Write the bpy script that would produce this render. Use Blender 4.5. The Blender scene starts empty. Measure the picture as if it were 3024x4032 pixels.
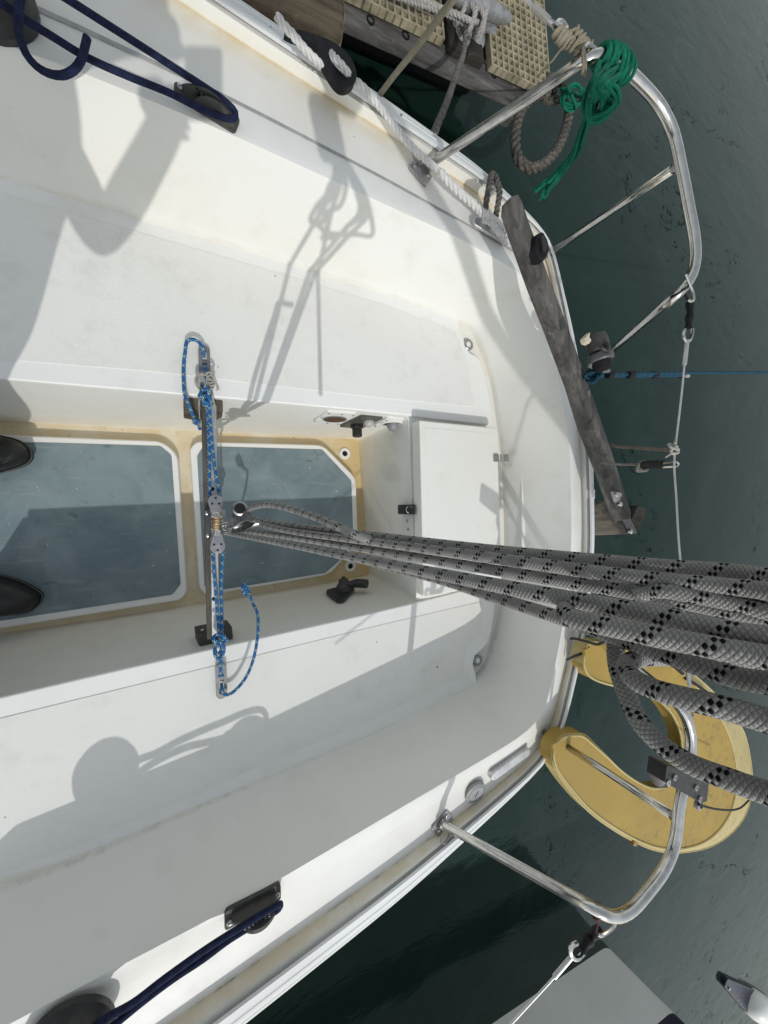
import bpy, math, random
from mathutils import Vector, Matrix
from mathutils.geometry import tessellate_polygon

random.seed(7)
V = Vector
R = math.radians
scn = bpy.context.scene
col = scn.collection

# ---------------------------------------------------------------- camera
CAM_H = 1.5                      # metres above the cockpit sole
FPX = 1514.8                     # focal length in photo pixels (3024 wide)
TILT = math.atan(711.0 / FPX)    # the view leans aft (+X) from straight down
cam = bpy.data.cameras.new('camera')
cam.sensor_fit = 'HORIZONTAL'
cam.sensor_width = 36.0
cam.lens = 36.0 * FPX / 3024.0
cam.clip_start = 0.01
cam.clip_end = 500
camera = bpy.data.objects.new('camera', cam)
col.objects.link(camera)
camera.location = (0, 0, CAM_H)
camera.rotation_euler = (0, -TILT, 0)
scn.camera = camera

# ---------------------------------------------------------------- light
SUN_DIR = V((0.034, 1.03, -1.0)).normalized()      # the way the light travels
SUN_ELEV = math.asin(-SUN_DIR.z)
SUN_AZ = math.atan2(-SUN_DIR.x, -SUN_DIR.y)        # compass angle of the sun from +Y
world = bpy.data.worlds.new('World')
scn.world = world
world.use_nodes = True
wn = world.node_tree
sky = wn.nodes.new('ShaderNodeTexSky')
sky.sky_type = 'NISHITA'
sky.sun_disc = False
sky.sun_elevation = SUN_ELEV
sky.sun_rotation = SUN_AZ
sky.air_density = 2.2
sky.dust_density = 1.0
sky.ozone_density = 1.0
hsv = wn.nodes.new('ShaderNodeHueSaturation')          # thin high haze: a paler, less blue sky
hsv.inputs['Saturation'].default_value = .36
wn.links.new(sky.outputs[0], hsv.inputs['Color'])
wn.links.new(hsv.outputs[0], wn.nodes['Background'].inputs[0])
wn.nodes['Background'].inputs[1].default_value = 0.15
sun = bpy.data.lights.new('sun', 'SUN')
sun.energy = 2.0
sun.angle = R(0.53)
sun.color = (1.0, 0.98, 0.94)
sun_ob = bpy.data.objects.new('sun', sun)
col.objects.link(sun_ob)
sun_ob.location = (0, -6, 6)
sun_ob.rotation_euler = SUN_DIR.to_track_quat('-Z', 'Y').to_euler()
scn.view_settings.view_transform = 'Standard'
scn.view_settings.look = 'None'
scn.view_settings.gamma = 1.0
scn.view_settings.exposure = -0.14
scn.view_settings.use_curve_mapping = False

# ---------------------------------------------------------------- surveying
# Points measured in the photograph (its 3024 x 4032 pixels) become real positions on the
# horizontal plane at height z; everything built from them has its own height and thickness.
CR = V((math.cos(TILT), 0, math.sin(TILT)))
CD = V((math.sin(TILT), 0, -math.cos(TILT)))
CU = V((0, 1, 0))
EYE = V((0, 0, CAM_H))

def ray(x, y):
    return CR * (x - 1512.0) + CU * (2016.0 - y) + CD * FPX

def U(x, y, z):
    r = ray(x, y)
    return EYE + r * ((z - CAM_H) / r.z)

def UD(x, y, d):
    return EYE + ray(x, y) * (d / FPX)

# ---------------------------------------------------------------- splines
def catmull(P, step=0.02, closed=False):
    P = [V(p) for p in P]
    n = len(P)
    out = []
    rng = range(n if closed else n - 1)
    for i in rng:
        if closed:
            p0, p1, p2, p3 = P[(i - 1) % n], P[i], P[(i + 1) % n], P[(i + 2) % n]
        else:
            p1, p2 = P[i], P[i + 1]
            p0 = P[i - 1] if i > 0 else p1 * 2 - p2
            p3 = P[i + 2] if i + 2 < n else p2 * 2 - p1
        d01 = max((p1 - p0).length ** .5, 1e-6)
        d12 = max((p2 - p1).length ** .5, 1e-6)
        d23 = max((p3 - p2).length ** .5, 1e-6)
        m1 = (p2 - p1) + d12 * ((p1 - p0) / d01 - (p2 - p0) / (d01 + d12))
        m2 = (p2 - p1) + d12 * ((p3 - p2) / d23 - (p3 - p1) / (d12 + d23))
        k = max(1, int(round((p2 - p1).length / step)))
        for j in range(k):
            t = j / k
            a = 2 * (p1 - p2) + m1 + m2
            b = -3 * (p1 - p2) - 2 * m1 - m2
            out.append(((a * t + b) * t + m1) * t + p1)
    if not closed:
        out.append(P[-1].copy())
    return out

def even(path, step):
    """points at an even spacing along a polyline"""
    out = [path[0].copy()]
    need = step
    for a, b in zip(path, path[1:]):
        L = (b - a).length
        if L < 1e-9:
            continue
        pos = 0.0
        while L - pos >= need:
            pos += need
            out.append(a.lerp(b, pos / L))
            need = step
        need -= L - pos
    if (out[-1] - path[-1]).length > step * .3:
        out.append(path[-1].copy())
    return out

def frames(path, closed=False):
    n = len(path)
    T = []
    for i in range(n):
        a = path[i - 1] if (i > 0 or closed) else path[i]
        b = path[(i + 1) % n] if (i < n - 1 or closed) else path[i]
        t = b - a
        T.append(t.normalized() if t.length > 1e-9 else V((1, 0, 0)))
    up = V((0, 0, 1)) if abs(T[0].z) < .9 else V((1, 0, 0))
    nrm = (up - T[0] * up.dot(T[0])).normalized()
    F = []
    for i in range(n):
        nrm = nrm - T[i] * nrm.dot(T[i])
        if nrm.length < 1e-6:
            nrm = T[i].orthogonal()
        nrm.normalize()
        F.append((nrm.copy(), T[i].cross(nrm)))
    if closed:
        n0 = F[0][0]
        last = nrm - T[0] * nrm.dot(T[0])
        last.normalize()
        ang = math.atan2(last.cross(n0).dot(T[0]), last.dot(n0))
        for i in range(n):
            a = ang * i / n
            u, w = F[i]
            F[i] = (u * math.cos(a) + w * math.sin(a), w * math.cos(a) - u * math.sin(a))
    return F

# ---------------------------------------------------------------- mesh builder
class MB:
    def __init__(s):
        s.v = []; s.f = []; s.uv = {}; s.m = []; s.att = {}

    def add(s, verts, faces, uvs=None, mi=0):
        o = len(s.v)
        s.v += [V(p) for p in verts]
        for k, f in enumerate(faces):
            if uvs:
                s.uv[len(s.f)] = uvs[k]
            s.f.append([i + o for i in f]); s.m.append(mi)
        return s

    def box(s, c, x, y, z, sx, sy, sz, mi=0):
        """centre, axes, full sizes"""
        c = V(c); x = V(x).normalized() * sx / 2; y = V(y).normalized() * sy / 2; z = V(z).normalized() * sz / 2
        vs = [c + x * a + y * b + z * d for d in (-1, 1) for b in (-1, 1) for a in (-1, 1)]
        return s.add(vs, [(0, 2, 3, 1), (4, 5, 7, 6), (0, 1, 5, 4), (2, 6, 7, 3), (0, 4, 6, 2), (1, 3, 7, 5)], mi=mi)

    def prism(s, top, bot, mi=0):
        """two matching rings (top counter-clockwise seen from above)"""
        n = len(top)
        fs = [list(range(n)), list(range(2 * n - 1, n - 1, -1))]
        fs += [(i, n + i, n + (i + 1) % n, (i + 1) % n) for i in range(n)]
        return s.add(list(top) + list(bot), fs, mi=mi)

    def loft(s, rings, closed=True, cap0=True, cap1=True, mi=0):
        n = len(rings[0]); vs = [p for r in rings for p in r]; fs = []
        for k in range(len(rings) - 1):
            for i in range(n if closed else n - 1):
                j = (i + 1) % n
                fs.append((k * n + i, k * n + j, (k + 1) * n + j, (k + 1) * n + i))
        if cap0: fs.append(list(range(n - 1, -1, -1)))
        if cap1: fs.append([(len(rings) - 1) * n + i for i in range(n)])
        return s.add(vs, fs, mi=mi)

    def tube(s, path, r, seg=10, closed=False, cap=True, mi=0, v0=0.0, flat=None):
        path = [V(p) for p in path]
        n = len(path)
        F = frames(path, closed)
        rr = r if hasattr(r, '__len__') else [r] * n
        vs = []
        for p, (a, b), q in zip(path, F, rr):
            for k in range(seg):
                t = 2 * math.pi * k / seg
                vs.append(p + a * (math.cos(t) * q) + b * (math.sin(t) * q * (flat or 1)))
        L = [v0]
        for i in range(1, n + (1 if closed else 0)):
            L.append(L[-1] + (path[i % n] - path[i - 1]).length)
        fs, uvs = [], []
        for i in range(n if closed else n - 1):
            j = (i + 1) % n
            for k in range(seg):
                l = (k + 1) % seg
                fs.append((i * seg + k, i * seg + l, j * seg + l, j * seg + k))
                u0, u1 = k / seg, (k + 1) / seg
                uvs.append([(u0, L[i]), (u1, L[i]), (u1, L[i + 1]), (u0, L[i + 1])])
        if cap and not closed:
            fs.append(list(range(seg - 1, -1, -1))); uvs.append([(.5, L[0])] * seg)
            fs.append([(n - 1) * seg + k for k in range(seg)]); uvs.append([(.5, L[-1])] * seg)
        return s.add(vs, fs, uvs, mi=mi)

    def laid(s, path, r, pitch, strands=3, seg=7, mi=0, hand=1):
        """twisted rope: each strand its own helix"""
        path = even([V(p) for p in path], pitch / 9)
        F = frames(path)
        L = 0.0
        prev = path[0]
        hel = [[] for _ in range(strands)]
        for p, (a, b) in zip(path, F):
            L += (p - prev).length; prev = p
            for k in range(strands):
                t = hand * 2 * math.pi * (L / pitch) + 2 * math.pi * k / strands
                hel[k].append(p + (a * math.cos(t) + b * math.sin(t)) * r * .53)
        for h in hel:
            s.tube(h, r * .505, seg, mi=mi)
        return s

    def lathe(s, c, axis, prof, seg=20, mi=0, closed_ends=True):
        """prof: (radius, height along axis)"""
        c = V(c); z = V(axis).normalized(); x = z.orthogonal().normalized(); y = z.cross(x)
        rings = [[c + z * h + (x * math.cos(2 * math.pi * k / seg) + y * math.sin(2 * math.pi * k / seg)) * max(r, 1e-5)
                  for k in range(seg)] for r, h in prof]
        return s.loft(rings, True, closed_ends, closed_ends, mi=mi)

    def ball(s, c, r, seg=12, mi=0, sq=(1, 1, 1)):
        prof = [(math.sin(math.pi * i / 8) * r, -math.cos(math.pi * i / 8) * r) for i in range(9)]
        o = len(s.v)
        s.lathe((0, 0, 0), (0, 0, 1), prof, seg, mi)
        c = V(c)
        for i in range(o, len(s.v)):
            p = s.v[i]; s.v[i] = c + V((p.x * sq[0], p.y * sq[1], p.z * sq[2]))
        return s

    def build(s, name, mat, parent=None, smooth=35, bevel=0, bseg=2, att=None):
        me = bpy.data.meshes.new(name)
        org = V((0, 0, 0))
        q = parent
        while q is not None:
            org = org + q.location; q = q.parent
        me.from_pydata([tuple(p - org) for p in s.v], [], s.f)
        mats = mat if isinstance(mat, (list, tuple)) else [mat]
        for m_ in mats:
            me.materials.append(m_)
        if len(mats) > 1:
            me.polygons.foreach_set('material_index', s.m)
        if s.uv:
            uvl = me.uv_layers.new(name='UVMap')
            for fi, p in enumerate(me.polygons):
                u = s.uv.get(fi)
                if u:
                    for k, li in enumerate(p.loop_indices):
                        uvl.data[li].uv = u[k]
        for an, vals in s.att.items():
            a = me.attributes.new(an, 'FLOAT', 'POINT')
            a.data.foreach_set('value', vals)
        me.validate()
        if smooth:
            me.polygons.foreach_set('use_smooth', [True] * len(me.polygons))
            if smooth < 180:
                me.set_sharp_from_angle(angle=R(smooth))
        o = bpy.data.objects.new(name, me)
        col.objects.link(o)
        if parent is not None:
            o.parent = parent
        if bevel:
            b = o.modifiers.new('bevel', 'BEVEL')
            b.width = bevel; b.segments = bseg; b.limit_method = 'ANGLE'; b.angle_limit = R(30)
            b.harden_normals = True
        return o

def tag(o, label, cat, group=None):
    o['label'] = label; o['category'] = cat
    if group: o['group'] = group
    return o

def thing(name, label, cat, loc, group=None):
    o = bpy.data.objects.new(name, None)
    col.objects.link(o)
    o.empty_display_size = .05
    o.location = loc
    return tag(o, label, cat, group)

def copy_thing(o, loc, label):
    c = o.copy(); col.objects.link(c)
    c.location = loc; c['label'] = label
    for ch in o.children:
        k = ch.copy(); col.objects.link(k); k.parent = c
        for g in ch.children:
            h = g.copy(); col.objects.link(h); h.parent = k
    return c

def rounded(poly, r, n=4):
    """round the corners of a closed polygon (Vectors on one plane)"""
    out = []
    N = len(poly)
    for i in range(N):
        p0, p, p1 = poly[i - 1], poly[i], poly[(i + 1) % N]
        a, b = p0 - p, p1 - p
        k = min(r, a.length * .45, b.length * .45)
        A, B = p + a.normalized() * k, p + b.normalized() * k
        for j in range(n + 1):
            t = j / n
            out.append(A * (1 - t) ** 2 + p * 2 * t * (1 - t) + B * t * t)
    return out

def drop(ring, dz, grow=0.0):
    c = sum(ring, V((0, 0, 0))) / len(ring)
    res = []
    for p in ring:
        d = V((p.x - c.x, p.y - c.y, 0))
        if d.length > 1e-6: d.normalize()
        res.append(V((p.x, p.y, p.z + dz)) + d * grow)
    return res

def ccw(ring):
    a = sum(p.x * q.y - q.x * p.y for p, q in zip(ring, ring[1:] + ring[:1]))
    return ring if a > 0 else ring[::-1]
# ---------------------------------------------------------------- materials
class NT:
    """tiny node-expression helper"""
    def __init__(s, name):
        s.mat = bpy.data.materials.new(name)
        s.mat.use_nodes = True
        s.t = s.mat.node_tree
        s.bsdf = s.t.nodes['Principled BSDF']
        s._co = {}

    def put(s, sock, val):
        if isinstance(val, bpy.types.NodeSocket):
            s.t.links.new(val, sock)
        elif val is not None:
            if sock.type == 'RGBA' and not hasattr(val, '__len__'):
                val = (val, val, val, 1)
            if sock.type == 'RGBA' and len(val) == 3:
                val = (*val, 1)
            sock.default_value = val

    def co(s, kind='Object'):
        if kind not in s._co:
            s._co[kind] = s.t.nodes.new('ShaderNodeTexCoord').outputs[kind]
        return s._co[kind]

    def pos(s):
        if 'pos' not in s._co:
            s._co['pos'] = s.t.nodes.new('ShaderNodeNewGeometry').outputs['Position']
        return s._co['pos']

    def m(s, op, a, b=None, c=None):
        n = s.t.nodes.new('ShaderNodeMath'); n.operation = op
        s.put(n.inputs[0], a)
        if b is not None: s.put(n.inputs[1], b)
        if c is not None: s.put(n.inputs[2], c)
        return n.outputs[0]

    def noise(s, scale, detail=4, rough=.55, vec=None, dist=0):
        n = s.t.nodes.new('ShaderNodeTexNoise')
        n.inputs['Scale'].default_value = scale
        n.inputs['Detail'].default_value = detail
        n.inputs['Roughness'].default_value = rough
        n.inputs['Distortion'].default_value = dist
        s.put(n.inputs['Vector'], vec if vec is not None else s.pos())
        return n.outputs[0]

    def voro(s, scale, vec=None, feat='F1'):
        n = s.t.nodes.new('ShaderNodeTexVoronoi'); n.feature = feat
        n.inputs['Scale'].default_value = scale
        s.put(n.inputs['Vector'], vec if vec is not None else s.pos())
        return n

    def stretch(s, sc, vec=None, rot=(0, 0, 0)):
        n = s.t.nodes.new('ShaderNodeMapping')
        n.inputs['Scale'].default_value = sc
        n.inputs['Rotation'].default_value = rot
        s.put(n.inputs['Vector'], vec if vec is not None else s.pos())
        return n.outputs[0]

    def ramp(s, fac, a, b, lo=0.0, hi=1.0):
        n = s.t.nodes.new('ShaderNodeMapRange'); n.clamp = True
        n.interpolation_type = 'SMOOTHSTEP'
        s.put(n.inputs['Value'], fac)
        n.inputs['From Min'].default_value = a; n.inputs['From Max'].default_value = b
        n.inputs['To Min'].default_value = lo; n.inputs['To Max'].default_value = hi
        return n.outputs[0]

    def mix(s, fac, a, b, mode='MIX'):
        n = s.t.nodes.new('ShaderNodeMix'); n.data_type = 'RGBA'; n.blend_type = mode
        s.put(n.inputs[0], fac); s.put(n.inputs[6], a); s.put(n.inputs[7], b)
        return n.outputs[2]

    def attr(s, name):
        n = s.t.nodes.new('ShaderNodeAttribute'); n.attribute_name = name
        return n.outputs['Fac']

    def uv(s):
        if 'uvs' not in s._co:
            n = s.t.nodes.new('ShaderNodeSeparateXYZ')
            s.put(n.inputs[0], s.co('UV'))
            s._co['uvs'] = (n.outputs[0], n.outputs[1])
        return s._co['uvs']

    def xyz(s, vec=None):
        n = s.t.nodes.new('ShaderNodeSeparateXYZ')
        s.put(n.inputs[0], vec if vec is not None else s.pos())
        return n.outputs

    def bump(s, h, dist, strength=1.0, nrm=None):
        n = s.t.nodes.new('ShaderNodeBump')
        n.inputs['Strength'].default_value = strength
        n.inputs['Distance'].default_value = dist
        s.put(n.inputs['Height'], h)
        if nrm is not None: s.put(n.inputs['Normal'], nrm)
        return n.outputs[0]

    def out(s, base=None, rough=None, metal=None, nrm=None, spec=None, ior=None, coat=None):
        b = s.bsdf
        if base is not None: s.put(b.inputs['Base Color'], base)
        if rough is not None: s.put(b.inputs['Roughness'], rough)
        if metal is not None: s.put(b.inputs['Metallic'], metal)
        if nrm is not None: s.put(b.inputs['Normal'], nrm)
        if spec is not None: s.put(b.inputs['Specular IOR Level'], spec)
        if ior is not None: s.put(b.inputs['IOR'], ior)
        if coat is not None: s.put(b.inputs['Coat Weight'], coat)
        return s.mat

def mat_gelcoat(name, a=(.785, .785, .755), b=(.76, .752, .71), stain=True, rough=.38):
    n = NT(name)
    big = n.noise(2.3, 3, .5)
    c = n.mix(n.ramp(big, .35, .7), a, b)
    grime = n.noise(9, 6, .68)
    c = n.mix(n.ramp(grime, .50, .78, 0, .30), c, (.60, .58, .50))
    if stain:
        st = n.attr('stain')
        k = n.m('MULTIPLY', st, n.ramp(n.noise(14, 5, .6), .28, .62, .45, 1.0))
        c = n.mix(k, c, (.60, .46, .22))
        dk = n.attr('dirt')
        k2 = n.m('MULTIPLY', dk, n.ramp(n.noise(16, 8, .8), .44, .64, 0, 1))
        c = n.mix(k2, c, (.10, .09, .075))
    v = n.voro(19)
    sp = n.m('MULTIPLY', n.ramp(v.outputs['Distance'], .028, .04, 1, 0), n.ramp(n.noise(5, 2), .54, .58))
    c = n.mix(n.m('MULTIPLY', sp, .75), c, (.16, .15, .13))
    scr = n.ramp(n.noise(7, 6, .7, n.stretch((1, 9, 1), rot=(0, 0, .5))), .66, .74, 0, .16)
    c = n.mix(scr, c, (.5, .49, .46))
    sm = n.m('MULTIPLY', n.ramp(n.noise(85, 5, .75, n.stretch((1, 2.5, 1))), .60, .68), n.ramp(n.noise(3.1, 3, .6), .60, .68))
    c = n.mix(n.m('MULTIPLY', sm, .35), c, (.33, .32, .29))
    h = n.noise(260, 2, .5)
    h2 = n.noise(5, 2, .5)
    nr = n.bump(h2, .004, .5, n.bump(h, .0004, .5))
    return n.out(c, n.ramp(grime, .3, .8, rough, rough + .22), nrm=nr)

def mat_nonskid(name):
    n = NT(name)
    c = n.mix(n.ramp(n.noise(2.0, 4, .55), .35, .7), (.79, .785, .75), (.755, .75, .705))
    c = n.mix(n.ramp(n.noise(11, 6, .7), .50, .80, 0, .34), c, (.50, .49, .43))
    v = n.voro(14)
    sp = n.m('MULTIPLY', n.ramp(v.outputs['Distance'], .03, .045, 1, 0), n.ramp(n.noise(6, 2), .55, .58))
    c = n.mix(n.m('MULTIPLY', sp, .6), c, (.14, .13, .12))
    p = n.xyz(n.stretch((1, 1, 1), rot=(0, 0, .07)))
    w = n.m('MULTIPLY', n.m('SINE', n.m('MULTIPLY', p[0], 1500)), n.m('SINE', n.m('MULTIPLY', p[1], 1500)))
    h = n.m('ADD', n.m('MULTIPLY', w, .5), n.noise(420, 2, .6))
    return n.out(c, .62, nrm=n.bump(h, .0006, .5))

def mat_plain(name, c, rough=.5, metal=0.0, var=.25, scale=30, bump=0.0, c2=None, spec=None):
    n = NT(name)
    c2 = c2 or tuple(x * (1 - var) for x in c)
    k = n.ramp(n.noise(scale, 5, .62), .32, .7)
    nr = n.bump(n.noise(scale * 8, 3, .6), bump, 1.0) if bump else None
    return n.out(n.mix(k, c, c2), n.ramp(n.noise(scale * 1.7, 4), .3, .75, max(rough - .07, .02), min(rough + .1, 1)), metal, nr, spec)

def mat_steel(name, rough=.13, tint=(.62, .61, .59)):
    n = NT(name)
    k = n.noise(45, 5, .65)
    c = n.mix(n.ramp(k, .35, .75), tint, tuple(x * .78 for x in tint))
    c = n.mix(n.ramp(n.noise(160, 3, .6), .66, .74, 0, .5), c, (.26, .19, .13))
    return n.out(c, n.ramp(n.noise(70, 4, .6), .3, .8, rough, rough + .16), 1.0)

def mat_rope(name, base, fleck, period, tracers=1, base2=None, dia=.012, soft=.35, bumpk=1.0, NY=8.0, both=False):
    """braided cover: 8 + 8 yarns; 'tracers' of each hand are coloured.  UV: u around, v metres along"""
    n = NT(name)
    u, v = n.uv()
    w = n.m('DIVIDE', v, period)
    a = n.m('MULTIPLY', n.m('ADD', u, w), NY)
    b = n.m('MULTIPLY', n.m('SUBTRACT', u, w), NY)
    b = n.m('ADD', b, 960.0)
    a = n.m('ADD', a, 960.0)
    i, j = n.m('FLOOR', a), n.m('FLOOR', b)
    fa, fb = n.m('FRACT', a), n.m('FRACT', b)
    par = n.m('MODULO', n.m('ADD', i, j), 2.0)
    ti = n.m('LESS_THAN', n.m('MODULO', i, NY), tracers - .5)
    tj = n.m('LESS_THAN', n.m('MODULO', j, NY), tracers - .5)
    inv = n.m('SUBTRACT', 1.0, par)
    fl = n.m('MULTIPLY', ti, inv)
    if both: fl = n.m('ADD', fl, n.m('MULTIPLY', tj, par))
    pa = n.m('SUBTRACT', 1.0, n.m('POWER', n.m('ABSOLUTE', n.m('SUBTRACT', n.m('MULTIPLY', fa, 2), 1)), 2.5))
    pb = n.m('SUBTRACT', 1.0, n.m('POWER', n.m('ABSOLUTE', n.m('SUBTRACT', n.m('MULTIPLY', fb, 2), 1)), 2.5))
    pil = n.m('MULTIPLY', pa, pb)
    fuzz = n.noise(900, 3, .7)
    c = n.mix(n.ramp(n.noise(55, 4, .6), .3, .72), base, base2 or tuple(x * .72 for x in base))
    c = n.mix(n.ramp(fuzz, .3, .75, 0, .35), c, tuple(x * .5 for x in base))
    c = n.mix(n.ramp(pil, .0, .4, .55, 0), c, tuple(x * .3 for x in base))
    c = n.mix(n.m('MULTIPLY', fl, n.ramp(pil, .05, .3)), c, fleck)
    h = n.m('ADD', n.m('MULTIPLY', pil, 1.0), n.m('MULTIPLY', fuzz, .5))
    return n.out(c, .85, nrm=n.bump(h, dia * .09 * bumpk, .9), spec=.2)

def mat_fibre(name, c, c2, scale=70, dark=(.02, .018, .015), rough=.85, bump=.0015):
    """yarn of a laid rope: fine fibres along the strand"""
    n = NT(name)
    u, v = n.uv()
    cmb = n.t.nodes.new('ShaderNodeCombineXYZ')
    n.put(cmb.inputs[0], n.m('MULTIPLY', u, 6.0)); n.put(cmb.inputs[1], n.m('MULTIPLY', v, 40.0))
    f = n.noise(4, 4, .6, cmb.outputs[0])
    k = n.noise(scale, 4, .6)
    col_ = n.mix(n.ramp(k, .32, .68), c, c2)
    col_ = n.mix(n.ramp(f, .45, .75, 0, .5), col_, tuple(x * .45 for x in c2))
    col_ = n.mix(n.ramp(n.noise(25, 4, .6), .58, .75, 0, .5), col_, dark)
    return n.out(col_, rough, nrm=n.bump(f, bump, .8), spec=.25)

def mat_wood(name, c, c2, axis=0, scale=1.0, rough=.85, bump=.003, lich=.25, lichc=(.42, .41, .38)):
    n = NT(name)
    st = [60, 60, 60]; st[axis] = 4
    g = n.noise(scale, 6, .62, n.stretch(tuple(st)), dist=.6)
    st2 = [14, 14, 14]; st2[axis] = 3
    g2 = n.noise(scale, 5, .6, n.stretch(tuple(st2)))
    c_ = n.mix(n.ramp(g, .34, .66), c, c2)
    c_ = n.mix(n.ramp(g2, .40, .68, 0, .75), c_, tuple(x * .38 for x in c2))
    c_ = n.mix(n.ramp(n.noise(24, 6, .7), .60, .72, 0, lich), c_, lichc)
    h = n.m('ADD', g, n.m('MULTIPLY', n.noise(130, 3, .6), .3))
    return n.out(c_, rough, nrm=n.bump(h, bump, .9), spec=.25)

M = {}
M['gel'] = mat_gelcoat('gelcoat_white')
M['gel_lid'] = mat_gelcoat('gelcoat_cream', (.785, .78, .735), (.76, .75, .69), stain=False)
M['gel_white'] = mat_gelcoat('gelcoat_clean', (.82, .82, .80), (.79, .785, .75), stain=False, rough=.42)
M['gel_rail'] = mat_gelcoat('rail_white', (.72, .735, .75), (.64, .65, .66), stain=False, rough=.4)
M['nonskid'] = mat_nonskid('seat_nonskid')
M['seam'] = mat_plain('seam_sealant', (.40, .40, .40), .6, var=.3)
M['steel'] = mat_steel('polished_steel')
M['steel_dull'] = mat_steel('dull_steel', .34, (.42, .41, .40))
M['alu'] = mat_steel('anodised_aluminium', .42, (.66, .66, .66))
M['alu_dark'] = mat_steel('dark_anodised', .45, (.13, .13, .135))
M['black'] = mat_plain('black_plastic', (.020, .020, .021), .42, var=.3, scale=60, bump=.0003)
M['black_dull'] = mat_plain('weathered_black_plastic', (.062, .062, .057), .62, var=.35, scale=40, bump=.0006)
M['rubber'] = mat_plain('black_rubber', (.008, .008, .011), .62, var=.3, scale=40, bump=.0006, spec=.3)
M['white_plastic'] = mat_plain('white_plastic', (.80, .80, .78), .35, var=.06, scale=20)
M['grey_plastic'] = mat_plain('grey_plastic', (.27, .28, .28), .45, var=.2, scale=40)
M['hull_navy'] = mat_plain('navy_hull', (.012, .016, .030), .25, var=.2, scale=4)

def mat_gutter():
    n = NT('gutter_stained')
    p = n.xyz()
    k = n.noise(11, 5, .62)
    aft = n.ramp(p[0], .36, .56)
    k2 = n.m('ADD', n.ramp(k, .3, .68, .25, .75), n.m('MULTIPLY', aft, .55))
    c = n.mix(k2, (.72, .68, .56), (.61, .465, .235))
    c = n.mix(n.ramp(n.noise(38, 6, .7), .58, .72, 0, .6), c, (.36, .22, .07))
    v = n.voro(34)
    c = n.mix(n.m('MULTIPLY', n.ramp(v.outputs['Distance'], .05, .09, 1, 0), n.ramp(n.noise(9), .5, .55, 0, .8)), c, (.05, .04, .03))
    return n.out(c, .5, nrm=n.bump(n.noise(90, 3), .0008, .6))
M['gutter'] = mat_gutter()

def mat_sole_grey():
    n = NT('sole_nonskid_grey')
    k = n.noise(5.5, 7, .64, dist=.5)
    c = n.mix(n.ramp(k, .32, .7), (.150, .205, .226), (.235, .300, .318))
    streak = n.noise(6, 6, .65, n.stretch((1, 7, 1), rot=(0, 0, 1.4)))
    c = n.mix(n.ramp(streak, .54, .74, 0, .55), c, (.30, .36, .365))
    c = n.mix(n.ramp(n.noise(26, 6, .72), .56, .74, 0, .5), c, (.088, .122, .134))
    v = n.voro(24)
    fl = n.m('MULTIPLY', n.ramp(v.outputs['Distance'], .055, .075, 1, 0), n.ramp(n.noise(17, 2), .555, .575))
    c = n.mix(fl, c, (.62, .62, .58))
    v2 = n.voro(70)
    fl2 = n.m('MULTIPLY', n.ramp(v2.outputs['Distance'], .08, .11, 1, 0), n.ramp(n.noise(23, 2), .60, .63))
    c = n.mix(fl2, c, (.60, .61, .58))
    ring = n.voro(5.0)
    d = ring.outputs['Distance']
    rg = n.m('MULTIPLY', n.m('MULTIPLY', n.ramp(d, .10, .13), n.ramp(d, .15, .18, 1, 0)), n.ramp(n.noise(31, 3), .5, .66))
    c = n.mix(n.m('MULTIPLY', rg, .55), c, (.07, .10, .11))
    return n.out(c, .72, nrm=n.bump(n.noise(500, 3, .7), .0009, .7), spec=.3)
M['sole'] = mat_sole_grey()
M['wood_grey'] = mat_wood('weathered_teak', (.150, .142, .134), (.082, .077, .073), 0, 1.0)
M['wood_track'] = mat_wood('weathered_track_beam', (.165, .152, .125), (.09, .082, .068), 1, 1.0)
M['wood_dark'] = mat_wood('wet_dark_wood', (.060, .054, .045), (.030, .027, .023), 0, .8, lich=.45, lichc=(.16, .135, .095))
M['clear'] = mat_plain('clear_dome', (.45, .45, .43), .1, var=.1)
M['shade_grey'] = mat_plain('grey_plate', (.36, .37, .38), .4, var=.15)
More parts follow.
